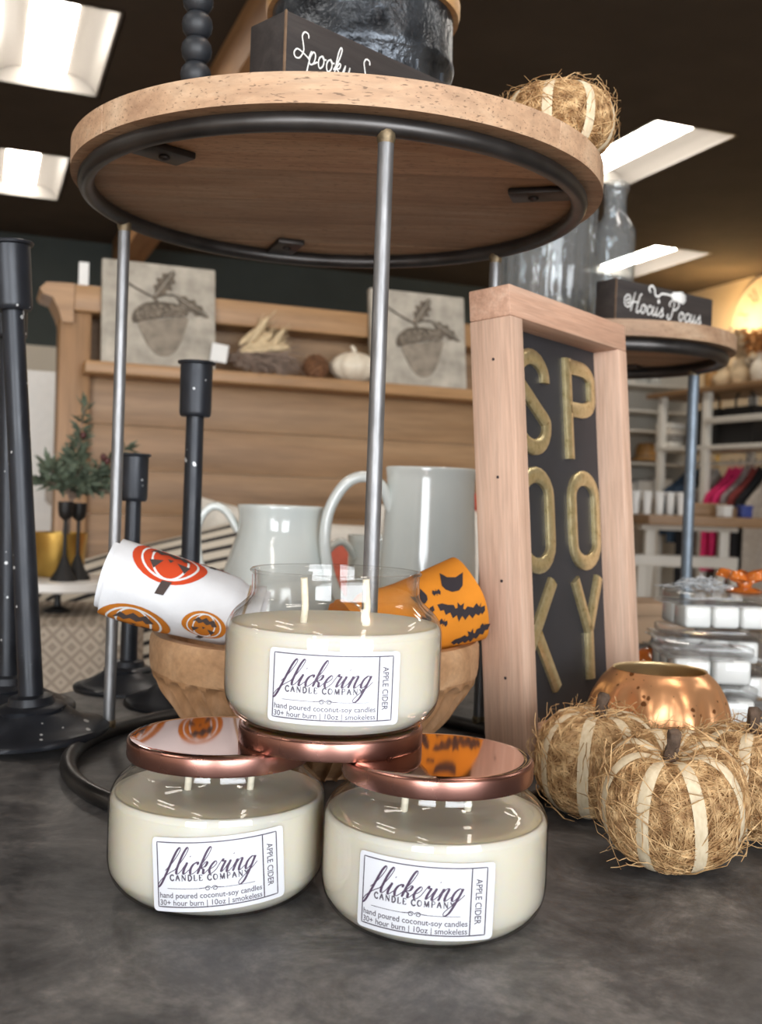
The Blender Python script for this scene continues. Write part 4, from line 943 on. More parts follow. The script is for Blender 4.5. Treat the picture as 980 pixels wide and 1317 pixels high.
# which angle faces the camera: project to find it
def face_angle(s, px, py):
    best = None; Mx = Vector(A)
    for k in range(180):
        a = 2 * PI * k / 180; p = pr(0)(s, a) + Mx; d = p - CAMP; Y = d.dot(fw)
        n_ = (pr(.001)(s, a) - pr(0)(s, a)).normalized()
        if n_.dot(d) > 0: continue
        u, v_ = 490 + F * d.dot(cr) / Y, 658.5 - F * d.dot(cu) / Y; e = abs(v_ - py) + .3 * abs(u - px)
        if best is None or e < best[0]: best = (e, a)
    return best[1]
def s_at(px): return (px - 141) / (330 - 141)
jack(s_at(207), face_angle(s_at(208), 206, 722), .0205, 'print_red', PI + .12)
jack(s_at(186), face_angle(s_at(186), 186, 794) - .25, .0200, 'print_orange', PI + .1)
jack(s_at(270), face_angle(s_at(270), 268, 806), .0120, 'print_orange', PI)
jack(s_at(262), face_angle(s_at(208), 206, 726) + 1.5, .0170, 'print_red', PI)
tm = MB(); tm.tube([pr(.0006)(tie, 2 * PI * j / 40) for j in range(40)], .0009, 6, True); tm.build('twine', 'twine', tw, 60)
# right towel: orange with bats
A = at(598, 772, 0.700); B = at(452, 830, 0.665); A = Vector(A)
tw2, pr, tie = towel(A, B, .0270, .0285, 'towel_orange', 'rolled_towel', 'rolled orange towel printed with black bats and cats, in the bowl', seed=3)
Lt = (Vector(B) - Vector(A)).length; ka = 1 / .0275
BAT = [(-1, .25), (-.8, .32), (-.55, .28), (-.3, .3), (-.2, .15), (-.12, .2), (-.14, .42), (0, .3), (.14, .42), (.12, .2), (.2, .15), (.3, .3), (.55, .28), (.8, .32), (1, .25), (.85, .0), (.7, .05), (.6, -.15), (.42, -.02), (.28, -.25), (.12, -.1), (0, -.35), (-.12, -.1), (-.28, -.25), (-.42, -.02), (-.6, -.15), (-.7, .05), (-.85, .0)]
CAT = [(-.55, -.2), (-.62, .75), (-.25, .4), (.2, .4), (.6, .75), (.55, -.1), (.35, -.4), (0, -.52), (-.35, -.42)]
STAR = [(math.cos(PI * i / 8) * (1 if i % 2 == 0 else .3), math.sin(PI * i / 8) * (1 if i % 2 == 0 else .3)) for i in range(16)]
def face2(s, py):
    best = None
    for k in range(180):
        a = 2 * PI * k / 180; p = pr(0)(s, a) + A; d = p - CAMP; n_ = (pr(.001)(s, a) - pr(0)(s, a)).normalized()
        if n_.dot(d) > 0: continue
        v_ = 658.5 - F * d.dot(cu) / d.dot(fw); e = abs(v_ - py)
        if best is None or e < best[0]: best = (e, a)
    return best[1]
def stamp(shape, s, py, size, rot, name, col='print_black', off=.0004, par=None):
    a = face2(s, py); f = pr(off); c_, s_ = math.cos(rot), math.sin(rot); mb = MB()
    sgn_ = 1 if face2(s, py - 8) > a else -1
    poly2d(mb, shape, lambda x, y: f(s - (x * c_ - y * s_) * size / Lt, a + sgn_ * (x * s_ + y * c_) * size * ka), .25); return mb.build(name, col, par or tw2, 60)
stamp(BAT, .22, 788, .0160, -.45, 'bat_print'); stamp(BAT, .16, 820, .0150, .1, 'bat_print'); stamp(CAT, .18, 750, .0125, -.5, 'cat_print'); stamp(BAT, .50, 800, .0115, .5, 'bat_print')
stamp(CAT, .46, 770, .0080, .3, 'cat_print'); stamp(STAR, .06, 782, .0042, .2, 'star_print'); stamp(STAR, .05, 806, .0028, .2, 'star_print'); stamp(STAR, .33, 762, .0030, .6, 'star_print'); stamp(STAR, .36, 742, .0026, .4, 'star_print'); stamp(STAR, .37, 800, .0030, .1, 'star_print')
tm = MB(); tm.tube([pr(.0006)(tie, 2 * PI * j / 40) for j in range(40)], .0009, 6, True); tm.build('twine', 'twine', tw2, 60)

# ================================================================ PITCHERS
def handle(t, p, r=(.0062, .0042)):
    mb = MB(); mb.tube(catmull(p, 8), r, 12, flat=(0, 1, 0)); mb.build('handle', 'glaze', t, 60)
q = at(360, 700, 1.045); t = thing('pitcher', (q.x, q.y, 0), 'short white glazed pitcher behind the wooden bowl', 'pitcher', group='white glazed crockery')
MB().lathe([(p.x, p.y) for p in catmull([(0, 0), (.045, 0), (.052, .006), (.060, .05), (.0585, .09), (.049, .125), (.0425, .145), (.0415, .160), (.0432, .1705), (.0415, .172), (.0395, .168), (.0385, .150), (.045, .120), (.053, .09), (.053, .05), (.045, .008), (0, .006)], 4)], 56).build('body', 'glaze', t, 60)
handle(t, [(-.042, 0, .145), (-.055, 0, .165), (-.070, 0, .168), (-.082, 0, .150), (-.080, 0, .115), (-.066, 0, .085), (-.056, 0, .080)])
q = at(551, 700, 1.03); t = thing('pitcher', (q.x, q.y, 0), 'tall straight white glazed pitcher beside the framed sign', 'pitcher', group='white glazed crockery')
MB().lathe([(p.x, p.y) for p in catmull([(0, 0), (.040, 0), (.046, .006), (.048, .05), (.0468, .12), (.0442, .17), (.0432, .200), (.0445, .2125), (.0430, .214), (.0408, .211), (.0400, .19), (.042, .12), (.043, .04), (.040, .008), (0, .006)], 4)], 56).build('body', 'glaze', t, 60)
handle(t, [(-.038, -.012, .172), (-.046, -.016, .192), (-.062, -.018, .203), (-.082, -.018, .196), (-.098, -.018, .168), (-.100, -.018, .130), (-.088, -.016, .090), (-.062, -.012, .060), (-.044, -.008, .055)], (.0085, .0055))
q = at(492, 700, 1.17); t = thing('mug', (q.x, q.y, 0), 'white glazed mug half hidden behind the tall pitcher', 'mug', group='white glazed crockery')
MB().lathe([(p.x, p.y) for p in catmull([(0, 0), (.034, 0), (.038, .006), (.039, .06), (.038, .120), (.0395, .138), (.0375, .139), (.036, .12), (.036, .03), (.034, .006), (0, .005)], 4)], 40).build('body', 'glaze', t, 60)
handle(t, [(-.030, -.022, .118), (-.044, -.03, .134), (-.060, -.032, .122), (-.064, -.032, .09), (-.052, -.028, .055), (-.034, -.02, .045)], (.006, .004))

# ================================================================ BLACK PILLAR CANDLESTICKS
def stick(loc, H, s, rot, label):
    t = thing('pillar_candlestick', loc, label, 'candlestick', group='black metal candlesticks', rot=rot)
    def ham(r, z, a, i): return r * (1 + .008 * math.sin(5 * a + i)), z + (.0008 * math.sin(4 * a + 2 * i) if 0.004 < z < .02 else 0)
    base = [(0, 0), (.0525, 0), (.0528, .0025), (.0515, .0042), (.046, .0055), (.036, .0095), (.028, .0150), (.0235, .0178), (.0240, .0195), (.0215, .0215), (.0165, .0225), (.0150, .0275), (.0098, .0290), (0, .0290)]
    MB().lathe([(r * s, z * s) for r, z in base], 56, fn=ham).build('base', 'stick_black', t, 50)
    MB().lathe([(.0090 * s, .026 * s), (.0086 * s, .03 * s), (.0080 * s, H * .5), (.0076 * s, H - .044 * s)], 28).build('stem', 'stick_black', t, 60)
    z1 = H - .0475 * s
    MB().lathe([(0, z1), (.0120 * s, z1), (.0132 * s, z1 + .0016), (.0136 * s, z1 + .004), (.0138 * s, H - .003), (.0158 * s, H - .0022), (.0163 * s, H - .0008), (.0158 * s, H), (.0128 * s, H), (.0126 * s, H - .02), (0, H - .02)], 36).build('cup', 'stick_black', t, 40)
    return t
q = at(42, 957, .745); stick((q.x, q.y, .0068), .347, 1.0, (0, math.radians(-4.2), .4), 'tall chipped black candlestick nearest the viewer, its base on the table at the left')
q = at(10, 917, .846); stick((q.x, q.y, .002), .345, 1.0, (0, math.radians(-2.4), 1.3), 'tall chipped black candlestick half cut off at the left edge')
q = at(164, 890, .965); stick((q.x, q.y, 0), .216, .92, (0, 0, 2.2), 'shortest black candlestick, behind the thin left rod of the stand')
q = at(239, 905, .905); stick((q.x, q.y, 0), .295, 1.0, (0, 0, 3.0), 'middle-sized black candlestick rising behind the rolled jack-o-lantern towel')

# ================================================================ VASES ON THE SECOND STAND
q = at(704, 300, 1.49); t = thing('fluted_vase', (q.x, q.y, TOP2), 'wide fluted clear glass vase behind the top of the framed sign', 'vase', group='clear glass on the rear stand')
def flute(r, z, a, i): return r * (1 + .018 * math.cos(22 * a)), z
MB().lathe([(0, .004), (.060, .004), (.068, .012), (.069, .10), (.068, .20), (.066, .23)], 176, fn=flute, cap=False).build('outer_wall', 'vase_glass', t, 70)
MB().lathe([(.066, .23), (.064, .23), (.0635, .20), (.064, .02), (.058, .012), (0, .012)], 64, cap=False).build('inner_wall', 'vase_glass', t, 70); MB().lathe([(0, 0), (.058, 0), (.060, .004), (0, .004)], 48).build('foot', 'vase_glass', t)
q = at(790, 300, 1.55); t = thing('glass_bottle', (q.x, q.y, TOP2), 'clear glass apothecary bottle behind the looping-lettered block sign', 'bottle', group='clear glass on the rear stand')
MB().lathe([(p.x, p.y) for p in catmull([(0, 0), (.028, 0), (.031, .004), (.031, .10), (.031, .165), (.029, .182), (.020, .197), (.0165, .206), (.0165, .232), (.0195, .238), (.0195, .246), (.0165, .248)], 4)], 48, cap=False).build('wall', 'vase_glass', t, 60)
MB().lathe([(p.x, p.y) for p in catmull([(.0165, .248), (.0145, .245), (.0145, .205), (.027, .18), (.0285, .16), (.0285, .01), (0, .008)], 4)], 48, cap=False).build('inner_wall', 'vase_glass', t, 60)

# ================================================================ HALL BENCH WITH HIGH BACK (behind)
hl = at(79, 460, 2.5); HZ = hl.z - FLOOR; hl = hl + AX * 0.10
bench = thing('hall_bench', (hl.x, hl.y, FLOOR), 'long honey oak bench with a tall panelled back and display ledge', 'bench', YAW)
BWd = 1.34; zl = HZ; ztop = at(82, 362, 2.55).z - FLOOR; zcap = at(82, 397, 2.55).z - FLOOR
MB().box(0, .075, -.02, .10, 0, zcap, .004).build('post', 'oak_post', bench); MB().box(BWd - .075, BWd, -.02, .10, 0, zcap, .004).build('post', 'oak_post', bench)
cp = MB(); cp.box(.03, BWd - .03, -.035, .13, zcap, ztop, .006); cp.build('top_rail', 'oak_cap', bench)
for s in (0, 1):   # shaped corbel ends of the top rail
    pf = catmull([(.03, 0), (.03, ztop - zcap)], 2); poly = [(.03, ztop - zcap), (-.035, ztop - zcap - .002), (-.05, ztop - zcap - .018), (-.044, ztop - zcap - .03), (-.02, .028), (-.004, -.004), (.004, -.03), (.03, -.03)]
    mb = MB(); n = len(poly); xs = [(x if s == 0 else BWd - x) for x, y in poly]
    vv = [(xs[i], -.036, zcap + poly[i][1]) for i in range(n)] + [(xs[i], .131, zcap + poly[i][1]) for i in range(n)]
    mb.add(vv, [tuple(range(n)), tuple(reversed(range(n, 2 * n)))] + [(i, n + i, n + (i + 1) % n, (i + 1) % n) for i in range(n)]); mb.build('corbel', 'oak_cap', bench, 30)
MB().box(.07, BWd - .07, .085, .10, zl, zcap).build('upper_panel', 'oak', bench, 0)
MB().box(.055, BWd - .055, -.10, .10, zl - .030, zl, .004).build('ledge', 'oak_cap', bench)
zs_ = [zl - .030, zl - .030 - .205, zl - .030 - .41, zl - .030 - .60]
seam = at(140, 662, 2.6).z - FLOOR; bz = [seam - .35, seam, seam + (zl - .03 - seam) * .33, seam + (zl - .03 - seam) * .66, zl - .03]
for i in range(4): MB().box(.07, BWd - .07, .008, .028, bz[i] + .0007, bz[i + 1] - .0007, .0015).build('back_board', 'oak', bench)
MB().box(.0, BWd, -.50, .02, .30, .36, .006).build('seat', 'oak', bench); MB().box(.06, BWd - .06, -.48, -.45, .02, .30).build('seat_front', 'oak', bench, 0)
MB().box(.06, BWd - .06, .0, .03, .0, bz[0]).build('lower_panel', 'oak', bench, 0)
for s in (0, 1): MB().box(s * (BWd - .05), s * (BWd - .05) + .05, -.50, -.02, 0, .30).build('side_panel', 'oak_post', bench, 0)
def benchpt(u, dy, z): return Vector((hl.x, hl.y, 0)) + BX * u + AX * dy + Vector((0, 0, z))
LZ = HZ + FLOOR
# carved acorn tiles on the ledge
def tile(px, label, copy=None, rz=YAW):
    Yd = hl.y + .02 + (px - 79) / 1350 * .9
    q = at(px, 465, Yd); u = (Vector((q.x, q.y, 0)) - Vector((hl.x, hl.y, 0))).dot(BX); loc = benchpt(u, -.086, LZ)
    if copy: c = copy_tree(copy, loc, None, label); return c
    t = thing('acorn_tile', loc, label, 'wall tile', group='carved acorn tiles', rot=(math.radians(-9), 0, rz))
    Wt, Ht = .280, .262; MB().box(-Wt / 2, Wt / 2, 0, .022, 0, Ht, .003).build('slab', 'tile_stone', t)
    f = lambda off: (lambda x, y: (x, -off, y))
    def relief(name, poly, mat, off, par=t):
        mb = MB(); n = len(poly); cx = sum(p[0] for p in poly) / n; cy = sum(p[1] for p in poly) / n
        v = [(x, 0.0005, y) for x, y in poly] + [(x, -off * .7, y) for x, y in poly] + [(cx + (x - cx) * .8, -off, cy + (y - cy) * .8) for x, y in poly]
        mb.add(v, [tuple(range(2 * n, 3 * n))] + [(i, (i + 1) % n, n + (i + 1) % n, n + i) for i in range(n)] + [(n + i, n + (i + 1) % n, 2 * n + (i + 1) % n, 2 * n + i) for i in range(n)]); return mb.build(name, mat, par, 60)
    nut = [tuple(p.xy) for p in catmull([(-.052, .115), (-.040, .070), (-.012, .032), (.020, .026), (.046, .050), (.064, .100), (.066, .130), (.0, .118)], 4, True)]; relief('nut', nut, 'tile_mid', .005)
    cap_ = [tuple(p.xy) for p in catmull([(-.062, .104), (-.066, .128), (-.040, .155), (.000, .163), (.044, .160), (.064, .148), (.068, .134), (.03, .128), (-.02, .117)], 4, True)]; cp_ = relief('cap', cap_, 'tile_dark', .007)
    sc = MB(); R_ = random.Random(2)
    for i in range(70):
        x = R_.uniform(-.058, .060); y = .136 + .006 * x / .06 + R_.uniform(-.015, .016)
        sc.ball((x, -.0068, y), .0034, .0018, .0026, 6)
    sc.build('cap_scales', 'tile_mid', cp_, 60)['kind'] = 'stuff'
    def leaf(x0, y0, ang, L, w):
        pts = []; 
        for s in (1, -1):
            rng = range(0, 19) if s == 1 else range(18, -1, -1)
            for i in rng:
                u = i / 18; prof = math.sin(PI * min(1, u * 1.02)) ** .7 * w * (.78 + .22 * math.cos(u * 2 * PI * 4.2)); pts.append((u * L, s * max(.0006, prof)))
        c_, s_ = math.cos(ang), math.sin(ang); poly = [(x0 + x * c_ - y * s_, y0 + x * s_ + y * c_) for x, y in pts]
        mb = MB(); n = 19
        for i in range(n):
            a, b_ = poly[i], poly[37 - i]; m_ = ((a[0] + b_[0]) / 2, (a[1] + b_[1]) / 2); mb.v += [(a[0], -.001, a[1]), (m_[0], -.005, m_[1]), (b_[0], -.001, b_[1])]
        for i in range(n - 1): mb.f += [(3 * i, 3 * i + 3, 3 * i + 4, 3 * i + 1), (3 * i + 1, 3 * i + 4, 3 * i + 5, 3 * i + 2)]
        o = mb.build('oak_leaf', 'tile_dark', t, 0)
        MB().tube([(x0, -.005, y0), (x0 + L * .95 * c_, -.0058, y0 + L * .95 * s_)], .0011, 5).build('midrib', 'tile_stone', o)
    leaf(-.012, .176, math.radians(56), .086, .025); leaf(.036, .184, math.radians(-30), .100, .020)
    MB().tube(catmull([(-.10, -.003, .215), (-.05, -.004, .188), (-.014, -.004, .174), (.012, -.004, .182), (.045, -.003, .183)], 5), .0025, 6).build('twig', 'tile_dark', t)
    MB().tube([(-.005, -.004, .160), (-.018, -.004, .176)], .004, 6).build('stalk', 'tile_dark', t)
    return t
tl1 = tile(197, 'square stone tile with a carved acorn, behind the thin left rod')
tl2 = tile(529, 'square stone tile with a carved acorn, next to the framed sign', tl1)
# dried bundle, cone, cream pumpkin on the ledge
def ledge(px, dy=-.045): 
    Yd = hl.y + (px - 79) / 1350 * .9; q = at(px, 480, Yd); u = (Vector((q.x, q.y, 0)) - Vector((hl.x, hl.y, 0))).dot(BX); return benchpt(u, dy, LZ)
t = thing('dried_bundle', ledge(322), 'bundle of dried wheat and brown grasses with a paper tag lying on the bench ledge', 'dried flowers', YAW); t.scale = (1.3, 1.1, 1.25); R_ = random.Random(11)
stt = MB()
for i in range(26):
    a = R_.uniform(-.5, .5); stt.tube([(-.085 + R_.uniform(-.012, .012), R_.uniform(-.025, .02), .030 + R_.uniform(-.01, .012)), (-.02, R_.uniform(-.012, .012), .03 + R_.uniform(-.006, .01)), (.03, R_.uniform(-.03, .02), .03 + a * .03)], .0014, 4)
stt.build('stalk', 'dry_brown', t)['kind'] = 'stuff'
for i in range(18):
    a = R_.uniform(.05, 1.25); L = R_.uniform(.045, .075); x0 = R_.uniform(-.035, .025); y0 = R_.uniform(-.03, .02); z0 = R_.uniform(.035, .06); h = MB()
    h.tube([(x0 + L * u * math.cos(a), y0 - .01 * u, z0 + L * u * math.sin(a)) for u in (0, .15, .4, .7, .9, 1)], [.002, .006, .008, .0075, .004, .001], 7)
    for j in range(5): h.tube([(x0 + L * .6 * math.cos(a), y0, z0 + L * .6 * math.sin(a)), (x0 + L * 1.1 * math.cos(a + R_.uniform(-.3, .3)), y0 - .01, z0 + L * 1.1 * math.sin(a + R_.uniform(-.3, .3)))], .0007, 3)
    h.build('wheat_head', 'wheat', t, 60)
gr = MB()
for i in range(130):
    x0, z0 = R_.uniform(-.045, .05), R_.uniform(.012, .045); a = R_.gauss(-.45, .5); L = R_.uniform(.03, .06); y0 = R_.uniform(-.045, .0)
    z_e = max(.004 - (.012 if y0 < -.03 else 0), z0 + L * math.sin(a)); gr.tube([(x0, y0, z0), (x0 + L * .6 * math.cos(a), y0 - .006, (z0 + z_e) / 2 + .005), (x0 + L * math.cos(a), y0 - .008, z_e)], [.0022, .0018, .0006], 4)
gr.build('brown_grass', 'dry_brown', t)['kind'] = 'stuff'
MB().box(-.098, -.066, -.048, -.047, .006, .042, .0, Matrix.Rotation(.12, 4, 'Y')).build('price_tag', 'paper_tag', t, 0)
t = thing('pine_cone', ledge(402), 'small brown pine cone on the bench ledge', 'pine cone', YAW); core = MB(); core.ball((0, 0, .032), .032, .03, .03, 16); core.build('core', 'cone_brown', t)
scl = MB(); R_ = random.Random(4)
for i in range(90):
    k = i + .5; al = math.acos(1 - 2 * k / 90) - PI / 2; ph = i * 2.39996; d = Vector((math.cos(al) * math.cos(ph), math.cos(al) * math.sin(ph), math.sin(al))); p = Vector((0, 0, .034)) + d * .031
    if p.z + d.z * .008 < .003: continue
    scl.add(*cbox(.010, .011, .003, 0), Matrix.Translation(p) @ (d + Vector((0, 0, .7))).to_track_quat('Z', 'Y').to_matrix().to_4x4())
scl.build('scale', 'cone_brown', t, 0)['kind'] = 'stuff'
t = thing('ceramic_pumpkin', ledge(452), 'cream ceramic pumpkin beside the pine cone on the bench ledge', 'pumpkin', YAW)
MB().ball((0, 0, .040), .062, .050, .041, 48, fn=lambda d: (1 - .10 * abs(math.cos(5 * math.atan2(d.y, d.x))) ** 4 * (1 - d.z * d.z)) * (1.0 + .12 * (1 - abs(d.z)))).build('body', 'ceramic_cream', t, 60); MB().tube([(0, 0, .074), (-.002, 0, .088), (-.010, 0, .097)], [.008, .006, .005], 8).build('stem', 'ceramic_cream', t)
t = tag(MB().box(-.012, .012, -.004, .004, 0, .075).build('price_card', 'paper_tag', None, 0), 'small white price card peeping out behind the left acorn tile', 'price card')
q = at(117, 347, 2.50); u = (Vector((q.x, q.y, 0)) - Vector((hl.x, hl.y, 0))).dot(BX); t.location = benchpt(u, .07, ztop + FLOOR); t.rotation_euler = (0, 0, YAW)

# pillows on the bench seat
def pillow(loc, w, h, d, rot, mat, label, name='throw_pillow', pom=()):
    t = thing(name, loc, label, 'pillow', group='pillows on the bench', rot=rot); mb = MB(); N = 22; v = []
    for side in (1, -1):
        for i in range(N + 1):
            for j in range(N + 1):
                x, y = 2 * i / N - 1, 2 * j / N - 1; e = max(0, (1 - x ** 4)) ** .55 * max(0, (1 - y ** 4)) ** .55
                pin = 1 - .07 * (1 - abs(x) ** 2) * abs(y) ** 3; pin2 = 1 - .07 * (1 - abs(y) ** 2) * abs(x) ** 3
                v.append((x * w / 2 * pin2, y * h / 2 * pin, side * d / 2 * e + .004 * math.sin(5 * x + 3 * y)))
    M_ = (N + 1) ** 2
    for s in (0, 1):
        for i in range(N):
            for j in range(N):
                a = s * M_ + i * (N + 1) + j; q_ = (a, a + N + 1, a + N + 2, a + 1); mb.f.append(q_ if s == 0 else tuple(reversed(q_)))
    mb.v = v; mb.build('cover', mat, t, 80)
    for (x, y) in pom:
        p_ = MB(); R_ = random.Random(9)
        for _ in range(60):
            dd = Vector((R_.gauss(0, 1), R_.gauss(0, 1), R_.gauss(0, 1))).normalized(); p_.tube([Vector((x * w / 2, y * h / 2, 0)), Vector((x * w / 2, y * h / 2, 0)) + dd * .024], [.005, .003], 4)
        p_.ball((x * w / 2, y * h / 2, 0), .019, n=14); p_.build('pompom', 'coral_yarn', t, 60)
    return t
seatz = FLOOR + .36
q = at(225, 765, 2.05); pillow((q.x, q.y, q.z - .05), .50, .36, .15, (math.radians(62), math.radians(-16), YAW - .1), 'stripe', 'black and cream striped throw pillow on the bench', pom=((.80, .62),))
q = at(365, 720, 2.32); pillow((q.x, q.y, q.z - .085), .42, .40, .16, (math.radians(74), math.radians(8), YAW), 'cream_cloth', 'plain cream throw pillow behind the short white pitcher')
q = at(492, 760, 2.10); pillow((q.x, q.y, q.z - .06), .32, .36, .15, (math.radians(70), math.radians(-4), YAW + .1), 'cloth_red', 'coral throw pillow glimpsed through the tall pitcher handle', pom=())
q = at(577, 735, 2.48); pillow((q.x, q.y, q.z - .02), .36, .36, .15, (math.radians(78), math.radians(0), YAW), 'cream_cloth', 'cream throw pillow with coral pompom corners behind the tall pitcher', pom=((-.72, .96), (.5, 1.05)))
t = thing('seat_cushion', benchpt(BWd / 2, -.22, seatz), 'long tan linen cushion on the bench seat', 'cushion', YAW); MB().box(-BWd / 2 + .05, BWd / 2 - .06, -.27, .19, 0, .11, .03).build('cover', 'linen', t)
# ottoman, cake stand and friends at the left
q = at(78, 800, 1.72); ott = thing('woven_ottoman', (q.x - .13, q.y, FLOOR), 'tall diamond-woven ottoman under the marble cake stand', 'ottoman', YAW - .15)
OT = at(88, 789, 1.70).z
MB().box(-.26, .26, -.16, .16, .08, OT - FLOOR, .03).build('upholstery', 'woven', ott)
for sx in (-1, 1):
    for sy in (-1, 1): MB().lathe([(.014, 0), (.022, .08)], 12, Matrix.Translation((sx * .22, sy * .12, 0))).build('foot', 'iron', ott)
q = at(137, 800, 1.60); tas = thing('cream_tassel', (q.x, q.y, q.z), 'cream yarn tassel hanging beside the woven ottoman', 'tassel')
ts = MB(); R_ = random.Random(8)
for i in range(40): a = R_.uniform(0, 2 * PI); r = .022 * math.sqrt(R_.random()); ts.tube([(.004 * math.cos(a), .004 * math.sin(a), .03), (r * .7 * math.cos(a), r * .7 * math.sin(a), -.005), (r * math.cos(a), r * math.sin(a), -.035)], .0026, 4)
ts.build('strand', 'cream_cloth', tas)['kind'] = 'stuff'; MB().ball((0, 0, .034), .009, n=10).build('knot', 'cream_cloth', tas)
tas.location = (q.x + .02, q.y, q.z)
q = at(84, 748, 1.72); ck = thing('cake_stand', (q.x - .012, q.y, OT), 'round marble-topped cake stand on the woven ottoman', 'cake stand'); ckz = at(84, 744, 1.72).z - OT
MB().lathe([(0, ckz - .016), (.10, ckz - .016), (.103, ckz - .013), (.103, ckz - .002), (.10, ckz), (0, ckz)], 48).build('marble_top', 'marble', ck)
MB().lathe([(0, 0), (.022, 0), (.020, .004), (.006, .010), (.005, ckz - .028), (.016, ckz - .016), (0, ckz - .016)], 20).build('iron_stem', 'iron', ck)
CZ = OT + ckz
q = at(82, 742, 1.68); h_ = at(82, 645, 1.68).z - CZ
def tulip(loc, label, H):
    t = thing('tulip_candlestick', loc, label, 'candlestick', group='slim tulip candlesticks')
    MB().lathe([(0, 0), (.022, 0), (.021, .003), (.012, .018), (.006, .034), (.0035, .042)], 24).build('base', 'iron', t, 60); MB().lathe([(.0035, .040), (.003, H * .6), (.003, H - .028)], 12).build('stem', 'iron', t)
    MB().lathe([(.003, H - .030), (.010, H - .024), (.012, H - .014), (.0125, H), (.010, H), (.009, H - .012), (0, H - .015)], 20).build('cup', 'iron', t, 60); return t
tulip((q.x, q.y, CZ), 'slim black tulip candlestick on the cake stand, the one nearer the big candlesticks', h_); q = at(99, 742, 1.71); tulip((q.x, q.y, CZ), 'slim black tulip candlestick on the cake stand, beside the thin left rod', h_ - .002)
q = at(76, 700, 1.765); gp = thing('brass_pot', (q.x, q.y, CZ), 'brass planter bowl behind the slim tulip candlesticks', 'planter'); gh = at(80, 685, 1.765).z - CZ
MB().lathe([(0, 0), (.036, 0), (.040, .004), (.047, gh), (.045, gh), (.038, .008), (0, .006)], 40).build('pot', 'brass', gp, 40)
q = at(92, 640, 1.765); ol = thing('olive_branches', (gp.location.x + .004, gp.location.y, CZ + .008), 'bunch of grey-green olive branches with dark berries rising from the brass planter', 'plant'); R_ = random.Random(21)
tgt = at(90, 585, 1.765) - Vector(ol.location); stm = MB(); lf = MB(); cen = at(92, 640, 1.765) - Vector(ol.location)
for i in range(26):
    a = R_.uniform(0, 2 * PI); r = R_.uniform(.01, .075); e = Vector((cen.x + r * math.cos(a) * 1.0 + .005, r * math.sin(a) * .6, cen.z + R_.uniform(.015, .115) * (1.15 - r / .1)))
    if i == 0: e = Vector((cen.x + .018, 0, cen.z + .155))
    if i == 1: e = Vector((cen.x + .088, 0, cen.z + .085))
    p0_ = Vector((R_.uniform(-.012, .012), R_.uniform(-.008, .008), .0)); path = catmull([p0_, Vector((cen.x * .9, 0, cen.z * .9)), cen.lerp(e, .5) + Vector((0, 0, .01)), e], 6); stm.tube(path, .0013, 4)
    for j in range(9, len(path)):
        for s in range(5):
            p = path[j]; d = Vector((R_.gauss(0, .8) + (e - cen).normalized().x, R_.gauss(0, .7), R_.gauss(.5, .5))).normalized(); L = R_.uniform(.018, .032); w_ = d.cross(Vector((R_.gauss(0, 1), R_.gauss(0, 1), R_.gauss(0, 1)))).normalized() * .0038
            lf.add([p, p + d * L * .5 + w_, p + d * L, p + d * L * .5 - w_], [(0, 1, 2, 3)])
stm.build('stem', 'dry_brown', ol)['kind'] = 'stuff'; lf.build('leaves', 'leaf_green', ol, 0)['kind'] = 'stuff'
for px, py in ((107, 560), (133, 588), (138, 593)):
    p = at(px, py, 1.75) - Vector(ol.location); MB().ball(p, .0055, .0055, .0065, 10).build('berry', 'berry', ol, 60)
# pale notice board with curly ampersand and pennants far left
q = at(45, 560, 3.9); nb = thing('notice_board', (q.x, q.y, q.z - .36), 'pale notice board with a curly black ampersand and little pennants at the far left', 'sign', YAW); MB().box(-.42, .19, 0, .02, 0, .60, .004).build('board', 'white_paint', nb)
am = MB(); ribbon2d(am, catmull([Vector((.11 + .0009 * a, .40 + .0009 * b_, 0)) for a, b_ in ((55, -40), (15, 0), (-10, 45), (10, 70), (30, 50), (10, 15), (-22, -15), (-10, -45), (25, -40), (50, 0))], 6), .010, 0, lambda x, y: (x, -.001, y)); ribbon2d(am, catmull([Vector((.10, .24, 0)), Vector((.14, .25, 0)), Vector((.15, .21, 0)), Vector((.17, .25, 0))], 5), .008, 0, lambda x, y: (x, -.001, y))
am.build('ampersand', 'iron', nb, 0)
for x, z, m_ in ((.12, .14, 'cloth_slate'), (.165, .13, 'cloth_red'), (.06, .12, 'cloth_beige'), (.14, .0, 'cloth_beige')): MB().prism([(-.022, .09), (.022, .09), (.018, .0), (0, -.02), (-.018, .0)], 0, .003, Matrix.Translation((x, -.004, z)) @ Matrix.Rotation(PI / 2, 4, 'X')).build('pennant', m_, nb, 0)
cb_ = thing('storage_cabinet', (0, 0, FLOOR), 'low pale cabinet under the notice board at the far left', 'cabinet', YAW); q = at(40, 700, 3.86); cb_.location = (q.x - .1, q.y + .1, FLOOR); cz = q.z - .16 - FLOOR
nbz = nb.location.z - FLOOR
MB().box(-.5, .30, -.2, .2, 0, nbz - .03).build('body', 'shelf_white', cb_, 0); MB().box(-.52, .32, -.22, .22, nbz - .03, nbz, .003).build('top', 'table_wood', cb_)
for i in range(2): d_ = MB().box(-.48 + .39 * i, -.11 + .39 * i, -.218, -.2, .05, nbz - .06, .003).build('door', 'shelf_white', cb_); MB().ball((-.14 + .07 * i, -.225, nbz * .6), .012, n=8).build('knob', 'iron', d_)

